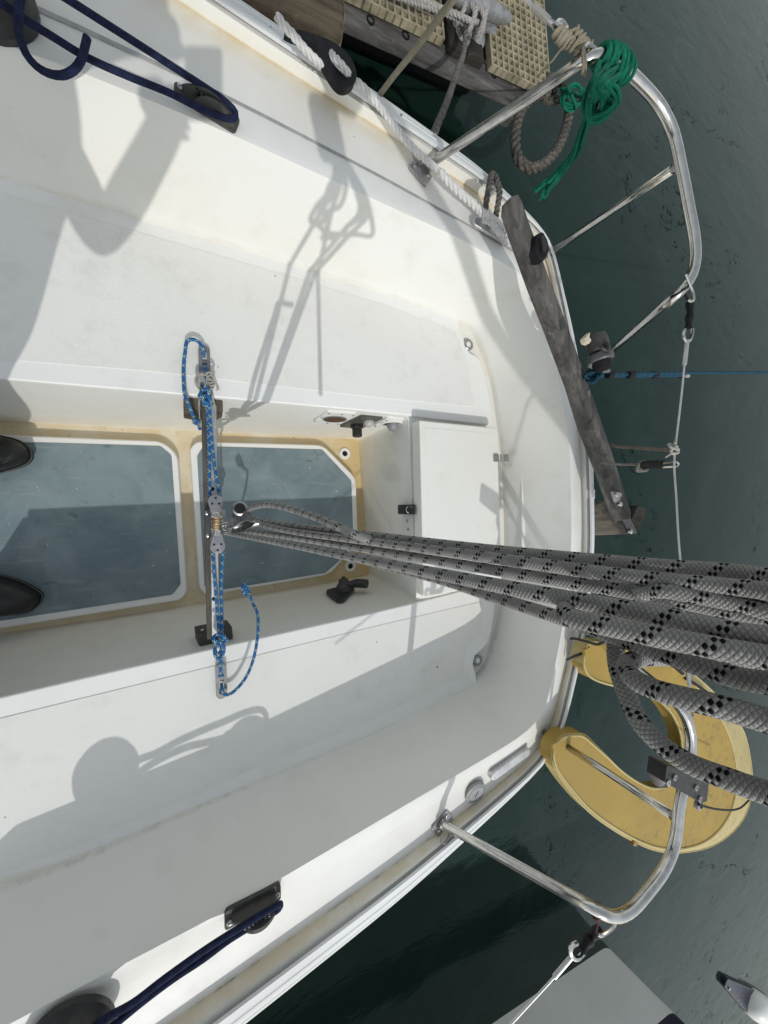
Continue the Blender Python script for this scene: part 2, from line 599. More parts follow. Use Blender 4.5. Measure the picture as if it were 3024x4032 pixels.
# ---------------------------------------------------------------- the boat
# Long lines of the moulding: each runs down the +Y side, round the stern and back up the -Y side.
ZF, ZE, ZC, Z2, Z1, ZW, ZT, ZO = -.032, .386, .392, .635, .618, .606, .632, .612
LINES = {
 'F': (ZF, [(-250,1645),(300,1675),(900,1706),(1250,1722),(1360,1728),(1412,1731),(1419,1850),(1425,1950),(1435,2100),(1442,2210),(1454,2264),(1300,2292),(900,2358),(300,2453),(-250,2526)]),
 'E': (ZE, [(-250,1473),(300,1521),(900,1572),(1400,1618),(1540,1632),(1607,1641),(1612,1760),(1618,1900),(1628,2100),(1635,2270,.372),(1640,2370,.352),(1450,2414,.357),(900,2536,.371),(300,2672),(-250,2800)]),
 'C': (ZC, [(-250,650),(300,805),(900,982),(1500,1165),(1720,1245),(1852,1296),(1925,1480),(1972,1800),(1984,2150,.372),(1965,2400,.340),(1895,2650,.345),(1500,2851,.378),(900,3101,.404),(300,3366,.424),(-250,3560,.436)]),
 '2': (Z2, [(-250,80),(300,275),(900,523),(1500,797),(1814,940),(2085,1095),(2175,1340),(2245,1750),(2252,2150),(2217,2465),(2139,2851),(1600,3168),(900,3580),(400,3842),(-150,4130)]),
 '1': (Z1, [(-250,-130),(300,111),(900,390),(1500,700),(1868,904),(2128,1055),(2200,1310),(2268,1720),(2282,2150),(2243,2480),(2160,2885),(1600,3240),(900,3665),(400,3930),(-150,4230)]),
 'W': (ZW, [(-250,-640),(300,-270),(900,137),(1500,510),(1902,775),(2140,970),(2214,1300),(2286,1720),(2298,2150),(2262,2490),(2150,2945),(1600,3373),(900,3865),(400,4210),(-150,4560)]),
 'T': (ZT, [(-250,-720),(300,-345),(900,65),(1500,460),(1900,725),(2152,945),(2228,1288),(2304,1712),(2315,2150),(2283,2487),(2178,2952),(1600,3440),(900,3960),(400,4330),(-150,4700)]),
 'O': (ZO, [(-250,-800),(300,-425),(900,-20),(1500,386),(1900,672),(2150,920),(2243,1270),(2327,1700),(2337,2150),(2305,2495),(2192,2966),(1600,3514),(900,4072),(400,4450),(-150,4860)]),
}
SUB = 9
def longline(key, smooth):
    z, pts = LINES[key]
    P = [U(p[0], p[1], p[2] if len(p) > 2 else z) for p in pts]
    out = []
    for a, b in zip(P, P[1:]):
        out += [a.lerp(b, j / SUB) for j in range(SUB)]
    out.append(P[-1])
    for _ in range(smooth):
        q = out[:]
        for i in range(1, len(out) - 1):
            q[i] = out[i] * .5 + (out[i - 1] + out[i + 1]) * .25
        out = q
    return out

LL = {k: longline(k, 2 if k in 'FE' else 6) for k in LINES}
NL = len(LL['F'])
def blend(a, b, t, dz=0.0):
    return [p.lerp(q, t) + V((0, 0, dz)) for p, q in zip(LL[a], LL[b])]

boat = thing('sailboat', 'white sailing boat with open cockpit, stained gelcoat and dark topsides, moored by a dock', 'sailboat', (0, 0, 0))

# cockpit moulding: bench fronts, benches, seat backs, coaming, side decks and toe rail as one skin
rows = [('F', LL['F']), ('F2', blend('F', 'E', .05, -.012)), ('E0', blend('E', 'F', .035, 0)), ('E', LL['E']),
        ('E1', blend('E', 'C', .05, .004)), ('C0', blend('C', 'E', .10, -.002)), ('C', blend('C', 'E', 0, .004)), ('Ca', blend('C', '2', .03, .010)), ('Cb', blend('C', '2', .075, .012)), ('C1', blend('C', '2', .17, .009)),
        ('20', blend('2', 'C', .10, .006)), ('2', LL['2']), ('21', blend('2', '1', .18, .003)),
        ('10', blend('1', '2', .08, 0)), ('1', LL['1']), ('W00', blend('1', 'W', .60)), ('W0', blend('1', 'W', .88)), ('Wa', blend('1', 'W', .975)), ('W', LL['W']), ('Wb', blend('W', 'T', .12, .001)), ('W1', blend('W', 'T', .55, .004)), ('T', LL['T']),
        ('T1', blend('T', 'O', .7, .012)), ('O', LL['O'])]
mb = MB()
vs = [p for _, r in rows for p in r]
fs = []
for k in range(len(rows) - 1):
    for i in range(NL - 1):
        fs.append((k * NL + i, k * NL + i + 1, (k + 1) * NL + i + 1, (k + 1) * NL + i))
mb.add(vs, [f[::-1] for f in fs])
STAIN = {'Wa': .7, 'Wb': .6, 'Ca': .14, 'F': .75, 'F2': .30, 'W': .85, 'W1': .25, 'W0': .45, 'W00': .12, '1': .05, 'C': .12, 'C0': .06, 'C1': .05}
DIRT = {'W': .75, 'Wa': .25, 'Ca': .30}
st, dt = [], []
for nm, r in rows:
    for i in range(NL):
        s_ = STAIN.get(nm, 0)
        if nm[0] == 'W':
            if i > NL * .66: s_ = {'W': .55, 'Wb': .65, 'W1': .55, 'Wa': .2}.get(nm, 0)
            elif i > NL * .42: s_ *= .1
            elif nm in ('Wb', 'W1'): s_ = .12
        if nm == 'C' and NL * .30 < i < NL * .42:
            s_ = .3
        d_ = DIRT.get(nm, 0)
        if i < NL * .66:
            d_ *= .10 if nm[0] == 'W' else .35
        st.append(s_); dt.append(d_)
mb.att = {'stain': st, 'dirt': dt}
deck = mb.build('cockpit_moulding', M['gel'], boat, smooth=50)

# raised bead moulded into the stern wall
i0, i1 = int(NL * 7.15 / 14), int(NL * 8.9 / 14)
bp = [LL['C'][i].lerp(LL['2'][i], .31) + V((0, 0, .004)) for i in range(i0, i1)]
bp = even(catmull(bp, .01), .012)
MB().tube(bp, [max(.0008, .0085 * min(1, k / (len(bp) * .45))) for k in range(len(bp))], 10, flat=1.0).build('moulded_bead', M['gel'], boat, smooth=180)
# sole under the panels: a stained gutter
F = LL['F']
mb = MB()
half = NL // 2
ring = F
mb.add(ring, [[a, b, c] for a, b, c in tessellate_polygon([ring])])
sole = mb.build('sole_gutter', M['gutter'], boat, smooth=0)

def ring_at(pts, z):
    return ccw([U(x, y, z) for x, y in pts])

def slab(name, pts, ztop, zbot, mat, parent, rad=.02, bevel=.004, grow=0.0, n=4):
    top = rounded(ring_at(pts, ztop), rad, n)
    m_ = MB().prism(top, drop(top, zbot - ztop, grow))
    return m_.build(name, mat, parent, smooth=40, bevel=bevel)

P1 = [(-250,1700),(640,1737),(699,1790),(735,2330),(712,2363),(-250,2515)]
P1G = [(-250,1731),(632,1756),(675,1792),(711,2300),(680,2341),(-250,2484)]
P2 = [(748,1765),(775,1738),(1272,1752),(1402,1881),(1412,2140),(1353,2201),(1299,2262),(812,2345),(786,2318)]
P2G = [(776,1795),(800,1757),(1269,1770),(1384,1893),(1392,2134),(1341,2204),(1281,2256),(826,2330),(806,2306)]
for a, g in ((P1, P1G), (P2, P2G)):
    p = slab('sole_panel', a, 0, ZF - .004, M['gel_white'], boat, .03, .006, .004, 6)
    slab('grey_nonskid', g, .0025, -.004, M['sole'], p, .006, .0012, 0, 2)

# drains in the sole
def annulus(c, ax, r0, r1, h, name, mat, parent, seg=28):
    m_ = MB().lathe(c, ax, [(r0, -.02), (r0, h * .6), (r0 + .002, h), (r1 - .003, h), (r1, h * .5), (r1, -.003)], seg, closed_ends=False)
    return m_.build(name, mat, parent, smooth=40)
for x, y in ((1357, 1786), (1379, 2229)):
    c = U(x, y, ZF)
    d = annulus(c, (0, 0, 1), .0112, .0240, .007, 'sole_drain', M['white_plastic'], boat)
    MB().lathe(c, (0, 0, 1), [(.0112, .0005), (.0112, .002)], 20).build('drain_hole', M['rubber'], d)

# seat locker lids with their non-skid pads
ZL = .404
SEAT_U = [(-250,1471),(300,1518),(900,1569),(1400,1614),(1607,1636),(1700,1648),(1929,1673),(1943,1655),(1914,1490),(1894,1419),(1874,1399),(1853,1389),(1832,1362),(1826,1325),(1812,1290),(1800,1240),(1500,1110),(900,925),(300,745),(-250,590)]
SEAT_L = [(-250,2803),(300,2675),(900,2539),(1450,2417),(1642,2371),(1830,2322),(1962,2292),(1952,2376),(1936,2487),(1922,2535),(1898,2558),(1871,2584),(1863,2618),(1874,2652),(1880,2690),(1500,2895),(900,3145),(300,3410),(-250,3605)]
PAD_U = [(-250,1394),(600,1462),(1500,1567),(1866,1602),(1838,1420),(1790,1302),(1512,1199),(1060,1063),(500,900),(75,777),(-250,686)]
PAD_L = [(-250,2890),(0,2828),(600,2681),(1500,2460),(1905,2366),(1893,2490),(1830,2560),(1826,2655),(1500,2816),(900,3066),(300,3330),(-250,3525)]
PLN_L = (U(0, 2741, .404), U(1642, 2371, .370), U(1500, 2895, .404))
PLN_L = (PLN_L[0], (PLN_L[1] - PLN_L[0]).cross(PLN_L[2] - PLN_L[0]).normalized())
def on_lower(x, y, dz=0.0):
    r = ray(x, y)
    return EYE + r * ((PLN_L[0] - EYE).dot(PLN_L[1]) / r.dot(PLN_L[1])) + V((0, 0, dz))
for s_, p_ in ((SEAT_U, PAD_U), (SEAT_L, PAD_L)):
    top = ring_at(s_, ZL) if s_ is SEAT_U else ccw([on_lower(x, y) for x, y in s_])
    lid = MB().prism(top, drop(top, -.016)).build('seat_locker_lid', M['gel_white'], boat, smooth=40, bevel=.005)
    pt = rounded(ring_at(p_, ZL + .0015) if s_ is SEAT_U else ccw([on_lower(x, y, .0015) for x, y in p_]), .012, 3)
    MB().prism(pt, drop(pt, -.004)).build('seat_pad', M['nonskid'], lid, smooth=40, bevel=.0008)
# seat drains seen through the lid notches
for x, y in ((1843, 1358), (1880, 2600)):
    c = U(x, y, ZC + .004 if y < 2000 else .360)
    d = annulus(c, (0, 0, 1), .010, .020, .006, 'seat_drain', M['steel_dull'], boat)
    MB().lathe(c, (0, 0, 1), [(.0155, .0), (.0155, .003)], 20).build('drain_grid', M['white_plastic'], d)

# aft locker lid, hinge, latch
ZA = .454
AFT = [(1650,1654),(1700,1659),(1953,1684),(1960,1700),(1968,2000),(1977,2284),(1970,2297),(1830,2322),(1668,2349)]
top = ring_at(AFT, ZA)
top = rounded(top, .006, 2)
aft = MB().prism(top, drop(top, -.048, .001)).build('aft_locker_lid', M['gel_lid'], boat, smooth=40, bevel=.006, bseg=3)
inner = rounded(ring_at([(1676,1684),(1930,1706),(1950,2270),(1692,2318)], ZA + .0008), .01, 3)
MB().prism(inner, drop(inner, -.003)).build('lid_pad', M['gel_lid'], aft, smooth=40, bevel=.0006)
mb = MB()
a, b = U(1951, 1803, ZA + .003), U(1996, 1803, ZA + .002)
hx = (b - a).normalized()
hy = V((0, 0, 1)).cross(hx)
mb.box(a + hx * .004, hx, hy, (0, 0, 1), .022, .026, .003)
mb.box(b - hx * .004, hx, hy, (0, 0, 1), .022, .026, .003)
for k in range(5):
    mb.tube([a.lerp(b, .5) + hy * (-.013 + .0052 * k), a.lerp(b, .5) + hy * (-.0085 + .0052 * k)], .0035, 8)
for q in (a, b):
    for s_ in (-1, 1):
        mb.lathe(q + hy * .007 * s_ + V((0, 0, .001)), (0, 0, 1), [(.003, 0), (.003, .0015), (.0015, .002)], 8)
mb.build('lid_hinge', M['steel_dull'], boat, bevel=.0006)

def plane_of(*pts):
    a, b, c = pts
    n = (b - a).cross(c - a).normalized()
    return a, n
def onto(x, y, pl):
    r = ray(x, y)
    return EYE + r * ((pl[0] - EYE).dot(pl[1]) / r.dot(pl[1]))

FR = lambda x, y: U(x, y, ZF)
ER = lambda x, y: U(x, y, ZE)
WALL_U = plane_of(FR(900, 1706), ER(1540, 1632), ER(900, 1572))
WALL_L = plane_of(FR(900, 2358), ER(1450, 2414), ER(900, 2536))
WALL_A = plane_of(FR(1425, 1950), ER(1612, 1760), ER(1635, 2270))
def facing(pl, toward):
    return pl[1] if (toward - pl[0]).dot(pl[1]) > 0 else -pl[1]
NU_, NLW, NA = (facing(p, V((0, 0, .3))) for p in (WALL_U, WALL_L, WALL_A))

def wall_plate(pts, pl, nrm, th, name, mat, parent, rad=.004, bevel=.0012):
    f = [onto(x, y, pl) + nrm * th for x, y in pts]
    f = rounded(f, rad, 3)
    a = V((0, 0, 0))
    for p, q in zip(f, f[1:] + f[:1]): a += p.cross(q)
    if a.dot(nrm) < 0: f = f[::-1]
    return MB().prism(f, [p - nrm * (th + .004) for p in f]).build(name, mat, parent, smooth=40, bevel=bevel)

# latch on the aft locker
lt = thing('hasp_latch', 'small dark steel turn latch across the gap between well wall and aft locker lid', 'latch', onto(1606, 2006, WALL_A))
f = [onto(x, y, WALL_A) + NA * .016 for x, y in ((1582,1987),(1650,1985),(1650,2025),(1582,2023))]
mb = MB().prism(rounded(f, .005, 3), [p - NA * .004 for p in rounded(f, .005, 3)])
mb.build('hasp', M['alu_dark'], lt, bevel=.001)
c = onto(1628, 2006, WALL_A) + NA * .018
mb = MB().tube([c + V((0, .010 * math.cos(t), 0)) + NA * .009 * math.sin(t) for t in [math.pi * k / 8 for k in range(9)]], .0022, 8)
mb.build('staple', M['steel'], lt)
for x, y in ((1605, 2051), (1608, 2084)):
    MB().lathe(onto(x, y, WALL_A), NA, [(.005, -.002), (.005, .002), (.003, .004), (0, .0045)], 10).build('pan_screw', M['steel_dull'], boat)

# instruments let into the bench front
def disc_on(x, y, pl, nrm, prof, name, mat, parent, seg=24):
    return MB().lathe(onto(x, y, pl), nrm, prof, seg).build(name, mat, parent)
g1 = thing('engine_gauge', 'white square panel with round rusty dial in the sunlit bench front', 'gauge', onto(1316, 1642, WALL_U))
Q1 = [(1232,1653),(1290,1616),(1401,1624),(1338,1665)]
wall_plate(Q1, WALL_U, NU_, .005, 'panel_plate', M['white_plastic'], g1)
disc_on(1318, 1644, WALL_U, NU_, [(.040, 0), (.040, .0065), (.036, .0075), (.036, .0062)], 'dial_rim', M['grey_plastic'], g1)
disc_on(1318, 1644, WALL_U, NU_, [(.0355, 0), (.0355, .0068)], 'dial_face', mat_plain('rusty_dial', (.11, .045, .025), .5, var=.6, scale=50), g1)
for x, y in ((1240,1652),(1266,1637),(1295,1621),(1346,1625),(1391,1629),(1361,1646),(1330,1663),(1288,1660)):
    MB().lathe(onto(x, y, WALL_U) + NU_ * .004, NU_, [(.004, 0), (.004, .002), (.0025, .003)], 8).build('screw', M['grey_plastic'], g1)
g2 = thing('ignition_panel', 'dark square ignition panel with black key cap in the sunlit bench front', 'switch panel', onto(1422, 1658, WALL_U))
Q2 = [(1337,1675),(1422,1633),(1508,1641),(1424,1683)]
wall_plate(Q2, WALL_U, NU_, .006, 'panel_plate', mat_plain('olive_grey_panel', (.10, .10, .08), .35, var=.5, scale=14), g2)
disc_on(1405, 1666, WALL_U, NU_, [(.022, .004), (.022, .016), (.017, .02), (.017, .045), (.014, .048), (0, .048)], 'key_cap', M['black'], g2)
disc_on(1452, 1653, WALL_U, NU_, [(.018, .004), (.018, .012), (.014, .02), (.006, .025), (0, .026)], 'warning_lamp', M['clear'], g2)
for x, y in ((1350,1674),(1424,1638),(1496,1643),(1424,1678)):
    MB().lathe(onto(x, y, WALL_U) + NU_ * .005, NU_, [(.004, 0), (.004, .002), (.0025, .003)], 8).build('screw', M['steel_dull'], g2)
g3 = thing('compass_housing', 'white moulded housing with grey dome, nearest the aft locker in the bench front', 'instrument', onto(1545, 1657, WALL_U))
Q3 = [(1470,1669),(1524,1638),(1612,1648),(1562,1677)]
wall_plate(Q3, WALL_U, NU_, .007, 'panel_plate', M['white_plastic'], g3, .014)
disc_on(1544, 1657, WALL_U, NU_, [(.040, .004), (.040, .011), (.034, .014), (.033, .008)], 'bezel', M['white_plastic'], g3)
disc_on(1544, 1657, WALL_U, NU_, [(.033, 0), (.033, .0095), (.024, .0097)], 'well', M['black_dull'], g3)
disc_on(1546, 1660, WALL_U, NU_, [(.022, .005), (.020, .020), (.013, .030), (.006, .033), (0, .033)], 'dome', M['grey_plastic'], g3)
for x, y in ((1477,1669),(1523,1648),(1601,1655),(1561,1674)):
    MB().lathe(onto(x, y, WALL_U) + NU_ * .006, NU_, [(.004, 0), (.004, .002), (.0025, .003)], 8).build('screw', M['black'], g3)

# engine control lever on the shaded bench front
lv = thing('throttle_lever', 'black engine control lever on plate, in the shaded bench front', 'lever', onto(1345, 2340, WALL_L))
wall_plate([(1284,2338),(1288,2328),(1345,2314),(1398,2320),(1356,2366),(1328,2370)], WALL_L, NLW, .008, 'plate', M['black'], lv, .008, .002)
hub = onto(1356, 2331, WALL_L)
MB().lathe(hub, NLW, [(.030, .006), (.028, .026), (.020, .034), (.018, .048), (.007, .050), (.007, .058), (0, .058)], 20).build('hub', M['black_dull'], lv)
p0, p1, p2 = (onto(1360, 2335, WALL_L) + NLW * .030, onto(1405, 2328, WALL_L) + NLW * .03, onto(1446, 2330, WALL_L) + NLW * .03)
MB().tube(catmull([p0, p1, p2], .006), [.010 + .0105 * min(1, k / 7.0) for k in range(len(catmull([p0, p1, p2], .006)))], 14, flat=.8).build('handle', M['black'], lv)

# seam along the coaming and the rub rail round the outside
for nm, key, off in (('coaming_seam', '1', .004),):
    P = LL[key]
    nb = blend(key, 'W', .04, .0)
    nb0 = blend(key, '2', .02, .0)
    m_ = MB()
    a = [p + V((0, 0, .0022)) for p in nb0[:int(NL * .42)]]
    b = [p + V((0, 0, .0022)) for p in nb[:int(NL * .42)]]
    n_ = len(a)
    m_.add(a + b + [p - V((0, 0, .005)) for p in a] + [p - V((0, 0, .005)) for p in b],
           [(i, i + 1, n_ + i + 1, n_ + i) for i in range(n_ - 1)] + [(i, 2 * n_ + i, 2 * n_ + i + 1, i + 1) for i in range(n_ - 1)]
           + [(n_ + i, n_ + i + 1, 3 * n_ + i + 1, 3 * n_ + i) for i in range(n_ - 1)])
    m_.build(nm, M['seam'], boat, smooth=30)

def outward(path):
    res = []
    for i, p in enumerate(path):
        t = (path[min(i + 1, len(path) - 1)] - path[max(i - 1, 0)])
        o = V((t.y, -t.x, 0)).normalized()
        if o.dot(V((p.x + .6, p.y, 0))) < 0: o = -o
        res.append(o)
    return res
OUT = outward(LL['O'])
def rail_ring(w, z):
    return [p + o * w + V((0, 0, z)) for p, o in zip(LL['O'], OUT)]
prof = [(-.004, .003), (.006, .001), (.010, -.004), (.010, -.009), (.007, -.011), (.010, -.013), (.014, -.018), (.014, -.030), (.008, -.038), (-.01, -.040)]
rows2 = [rail_ring(w, z) for w, z in prof]
mb = MB()
mb.add([p for r in rows2 for p in r], [(k * NL + i, (k + 1) * NL + i, (k + 1) * NL + i + 1, k * NL + i + 1) for k in range(len(rows2) - 1) for i in range(NL - 1)])
mb.build('rub_rail', M['gel_white'], boat, smooth=60)
hp = [(-.002, -.03), (.0, -.10), (-.02, -.35), (-.06, -.65), (-.14, -.95), (-.5, -1.15)]
rows3 = [rail_ring(w, z) for w, z in hp]
mb = MB()
mb.add([p for r in rows3 for p in r], [(k * NL + i, (k + 1) * NL + i, (k + 1) * NL + i + 1, k * NL + i + 1) for k in range(len(rows3) - 1) for i in range(NL - 1)])
mb.build('hull', M['hull_navy'], boat, smooth=60)

# the toe rail: a capping strip with two fine grooves, running round outside the waterway
TP = [(-.02, -.003), (.0, .004), (.10, .0065), (.36, .0065), (.40, .0035), (.44, .0035), (.48, .0065), (.70, .0065), (.74, .0035), (.78, .0035), (.82, .0062), (1.0, .004), (1.10, -.002), (1.10, -.012)]
rows4 = []
for t, h in TP:
    r = []
    for p, q in zip(LL['T'], LL['O']):
        d = (q - p)
        w = max(d.length, .030)
        r.append(q + d.normalized() * (w * (t - 1)) + V((0, 0, h + .014 * (1 - t))))
    rows4.append(r)
mb = MB()
mb.add([p for r in rows4 for p in r], [(k * NL + i, (k + 1) * NL + i, (k + 1) * NL + i + 1, k * NL + i + 1) for k in range(len(rows4) - 1) for i in range(NL - 1)])
mb.build('toe_rail', M['gel_rail'], boat, smooth=24)
for x, y in ((1713, 562), (2325, 1945)):
    c = U(x, y, .632)
    MB().box(c, (.8, -.6, 0) if y < 1000 else (0, 1, 0), (.6, .8, 0) if y < 1000 else (1, 0, 0), (0, 0, 1), .030, .038, .006).build('rail_joint', M['alu'] if y < 1000 else M['gel_white'], boat, bevel=.0015)
random.seed(4)
for x, y in ((1065, 110), (1580, 452), (1810, 630)):
    MB().lathe(U(x, y, .637), (0, 0, 1), [(.0028, -.003), (.0028, .0016), (0, .0018)], 8).build('rail_screw', M['steel_dull'], boat)

WATER_Z = -.25
# ---------------------------------------------------------------- water
def mat_water():
    n = NT('harbour_water')
    k = n.noise(.9, 5, .6)
    c = n.mix(n.ramp(k, .35, .68), (.0060, .0180, .0140), (.0090, .0220, .0172))
    dark_streak = n.noise(1.5, 7, .72, n.stretch((1, 1.6, 1), rot=(0, 0, .5)), dist=1.4)
    c = n.mix(n.ramp(dark_streak, .60, .70, 0, .6), c, (.004, .008, .007))  # darker streaks mixed into the base colour
    rip = n.noise(3.6, 5, .52, n.stretch((1, 2.2, 1), rot=(0, 0, -.7)), dist=.6)
    rip2 = n.noise(26, 3, .55, n.stretch((1, 2.0, 1), rot=(0, 0, .4)))
    h = n.m('ADD', rip, n.m('MULTIPLY', rip2, .10))
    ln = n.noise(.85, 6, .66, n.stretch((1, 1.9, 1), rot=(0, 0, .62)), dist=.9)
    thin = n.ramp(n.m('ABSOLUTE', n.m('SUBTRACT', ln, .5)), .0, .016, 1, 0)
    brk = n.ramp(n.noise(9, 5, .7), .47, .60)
    rig_reflection = n.m('MULTIPLY', n.m('MULTIPLY', thin, brk), n.ramp(n.noise(.6, 2), .48, .56))  # broken dark lines painted in place of rigging reflections
    c = n.mix(rig_reflection, c, (.003, .006, .005))
    haze = n.ramp(n.noise(.8, 7, .66, dist=1.6), .46, .66, 0, .9)
    c = n.mix(haze, c, (.0150, .0290, .0240))
    n.put(n.bsdf.inputs['Specular Tint'], (.58, .95, .90, 1))
    return n.out(c, .05, nrm=n.bump(h, .012, .20), ior=1.31, spec=n.m('SUBTRACT', .39, n.m('MULTIPLY', rig_reflection, .38)))
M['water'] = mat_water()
mb = MB()
mb.add([(-150, -150, WATER_Z), (150, -150, WATER_Z), (150, 150, WATER_Z), (-150, 150, WATER_Z)], [(0, 1, 2, 3)])
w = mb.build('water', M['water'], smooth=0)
w['kind'] = 'structure'
w['label'] = 'dark green harbour water with faint ripples and dark lines painted as rigging reflections'
# ---------------------------------------------------------------- traveller, its lines and the mainsheet
def PZ(pts, step=.01):
    """(x, y, z) photo points -> smooth path"""
    return catmull([U(x, y, z - (ZSH if z > .41 else 0)) for x, y, z in pts], step)
ZSH = 0.0
def PD(pts, step=.01):
    return catmull([UD(*p) for p in pts], step)

M['sheet'] = mat_rope('mainsheet_braid', (.41, .406, .398), (.004, .004, .005), .0255, 2, (.30, .297, .29), .012, NY=8.0, bumpk=.7)
M['blue'] = mat_rope('blue_braid', (.036, .165, .40), (.60, .66, .34), .022, 1, (.026, .125, .32), .006, bumpk=.8, both=True)
M['navy'] = mat_rope('navy_braid', (.026, .036, .095), (.010, .014, .04), .022, 4, (.018, .025, .07), .012, bumpk=1.3)
M['cord_white'] = mat_rope('white_cord', (.55, .53, .48), (.55, .53, .48), .010, 1, (.42, .40, .36), .004)
M['cord_grey'] = mat_rope('grey_cord', (.26, .245, .22), (.26, .245, .22), .010, 1, (.17, .16, .145), .004)
M['beige'] = mat_rope('beige_line', (.42, .38, .28), (.42, .38, .28), .024, 1, (.33, .30, .23), .010)

tr = thing('mainsheet_traveller', 'mainsheet traveller bar spanning the cockpit well, steel car in the middle', 'traveller', U(833, 2050, .36))
ZB = .372
a0, a1 = U(806, 1592, ZB), U(829, 2506, ZB - .005)
ax = (a1 - a0).normalized(); sd = V((0, 0, 1)).cross(ax).normalized()
MB().box((a0 + a1) / 2, ax, sd, (0, 0, 1), (a1 - a0).length, .018, .052).build('support_beam', M['wood_track'], tr, bevel=.003)
b0, b1 = U(832, 1596, ZB + .018), U(844, 2498, ZB + .014)
bx = (b1 - b0).normalized(); bs = V((0, 0, 1)).cross(bx).normalized()
mb = MB()
mb.box((b0 + b1) / 2, bx, bs, (0, 0, 1), (b1 - b0).length, .024, .008)
mb.box((b0 + b1) / 2 + V((0, 0, .008)), bx, bs, (0, 0, 1), (b1 - b0).length, .012, .010)
mb.build('track', M['alu'], tr, bevel=.0012)
for t in (.20, .365, .72, .84):
    MB().lathe(b0.lerp(b1, t) + V((0, 0, .0122)), (0, 0, 1), [(.0052, 0), (.0052, .0013), (.003, .0018)], 12).build('bolt_hole', M['rubber'], tr)
for pts, pl, nn, th in (([(722,1564),(800,1566),(877,1575),(873,1603),(845,1618),(760,1614),(722,1606)], WALL_U, NU_, .030),
                        ([(768,2506),(897,2478),(919,2510),(784,2540)], WALL_L, NLW, .030)):
    pb = wall_plate(pts, pl, nn, th, 'end_block', M['wood_track'] if pl is WALL_U else M['black_dull'], tr, .006, .003)
    for k in (0, 2):
        q = onto(pts[0][0] * .78 + pts[2][0] * .22 if k else pts[0][0] * .25 + pts[2][0] * .75,
                 pts[0][1] * .5 + pts[3][1] * .5 if k else pts[2][1] * .6 + pts[1][1] * .4, pl) + nn * th
        MB().lathe(q, nn, [(.006, -.001), (.006, .002), (.003, .0035), (0, .0035)], 10).build('bolt', M['steel'], pb)

ZCAR = .402
car0 = U(852, 2056, ZCAR)
mb = MB()
mb.prism(rounded(ring_at([(806,2007),(836,2003),(840,2114),(810,2118)], ZCAR + .012), .005, 3),
         drop(rounded(ring_at([(806,2007),(836,2003),(840,2114),(810,2118)], ZCAR + .012), .005, 3), -.010))
cp = mb.build('car_plate', M['alu_dark'], tr, bevel=.001)
for x, y in ((814, 2020), (818, 2107)):
    MB().lathe(U(x, y, ZCAR + .012), (0, 0, 1), [(.005, 0), (.005, .002), (.003, .003), (0, .003)], 10).build('screw', M['steel'], cp)
mb = MB()
mb.box(U(853, 2058, ZCAR + .016), bx, bs, (0, 0, 1), .075, .026, .028)
mb.box(U(879, 2030, ZCAR + .006), bx, bs, (0, 0, 1), .030, .012, .010)
for k in range(4):
    q = U(853, 2033 + k * 16, ZCAR + .034)
    mb.tube([q - bs * .013, q + bs * .013], .0042, 10)
mb.build('car', M['steel_dull'], tr, bevel=.002)
mb = MB()
for k in range(5):
    q = U(853, 2048 + k * 7, ZCAR + .037)
    mb.tube([q + (bs * math.cos(t) * .010 + bx * math.sin(t) * .010) for t in [math.pi * 2 * i / 14 for i in range(14)]], .0020, 6, closed=True)
mb.build('spring', mat_steel('bronze_spring', .35, (.30, .22, .13)), tr)

def line_block(cx, cy, name, ang):
    """little sheave block standing at the car: cheeks with three holes"""
    c = U(cx, cy, ZCAR + .030)
    d = bx * ang
    ring = []
    for k in range(22):
        t = math.pi * 2 * k / 22
        r = .0185
        p = c + bs * (math.cos(t) * r) + d * (math.sin(t) * r * .95)
        ring.append(p)
    foot = [c - d * .034 + bs * .010, c - d * .034 - bs * .010]
    up = V((0, 0, .007))
    m_ = MB()
    half_ = [c + bs * (math.cos(t) * .0185) + d * (math.sin(t) * .0185) for t in [math.pi * k / 10 for k in range(11)]]
    out = half_ + [c - bs * .0165 - d * .008, c - bs * .010 - d * .034, c + bs * .010 - d * .034, c + bs * .0165 - d * .008]
    out = ccw(out)
    m_.prism([p + up for p in out], [p + up * .55 for p in out])
    m_.prism([p - up * .55 for p in out], [p - up for p in out])
    bl = m_.build('block_cheek', M['alu_grey'], tr, bevel=.0012)
    MB().lathe(c, (0, 0, 1), [(.016, -.0035), (.013, 0), (.016, .0035)], 18).build('sheave', M['black'], bl)
    for k in range(3):
        t = ang * (math.pi / 2 + k * 2 * math.pi / 3)
        MB().lathe(c + bs * math.cos(t) * .0095 + bx * math.sin(t) * .0095 + up, (0, 0, 1), [(.0028, 0), (.0028, .0006)], 10).build('lightening_hole', M['rubber'], bl)
    e = c - d * .034 + up
    MB().lathe(e, (0, 0, 1), [(.0085, -.012), (.0085, .001), (.006, .003), (0, .003)], 14).build('pin', M['steel'], bl)
M['alu_grey'] = mat_steel('grey_anodised', .38, (.38, .38, .41))
line_block(849, 1976, 'block', -1)
line_block(857, 2150, 'block', 1)

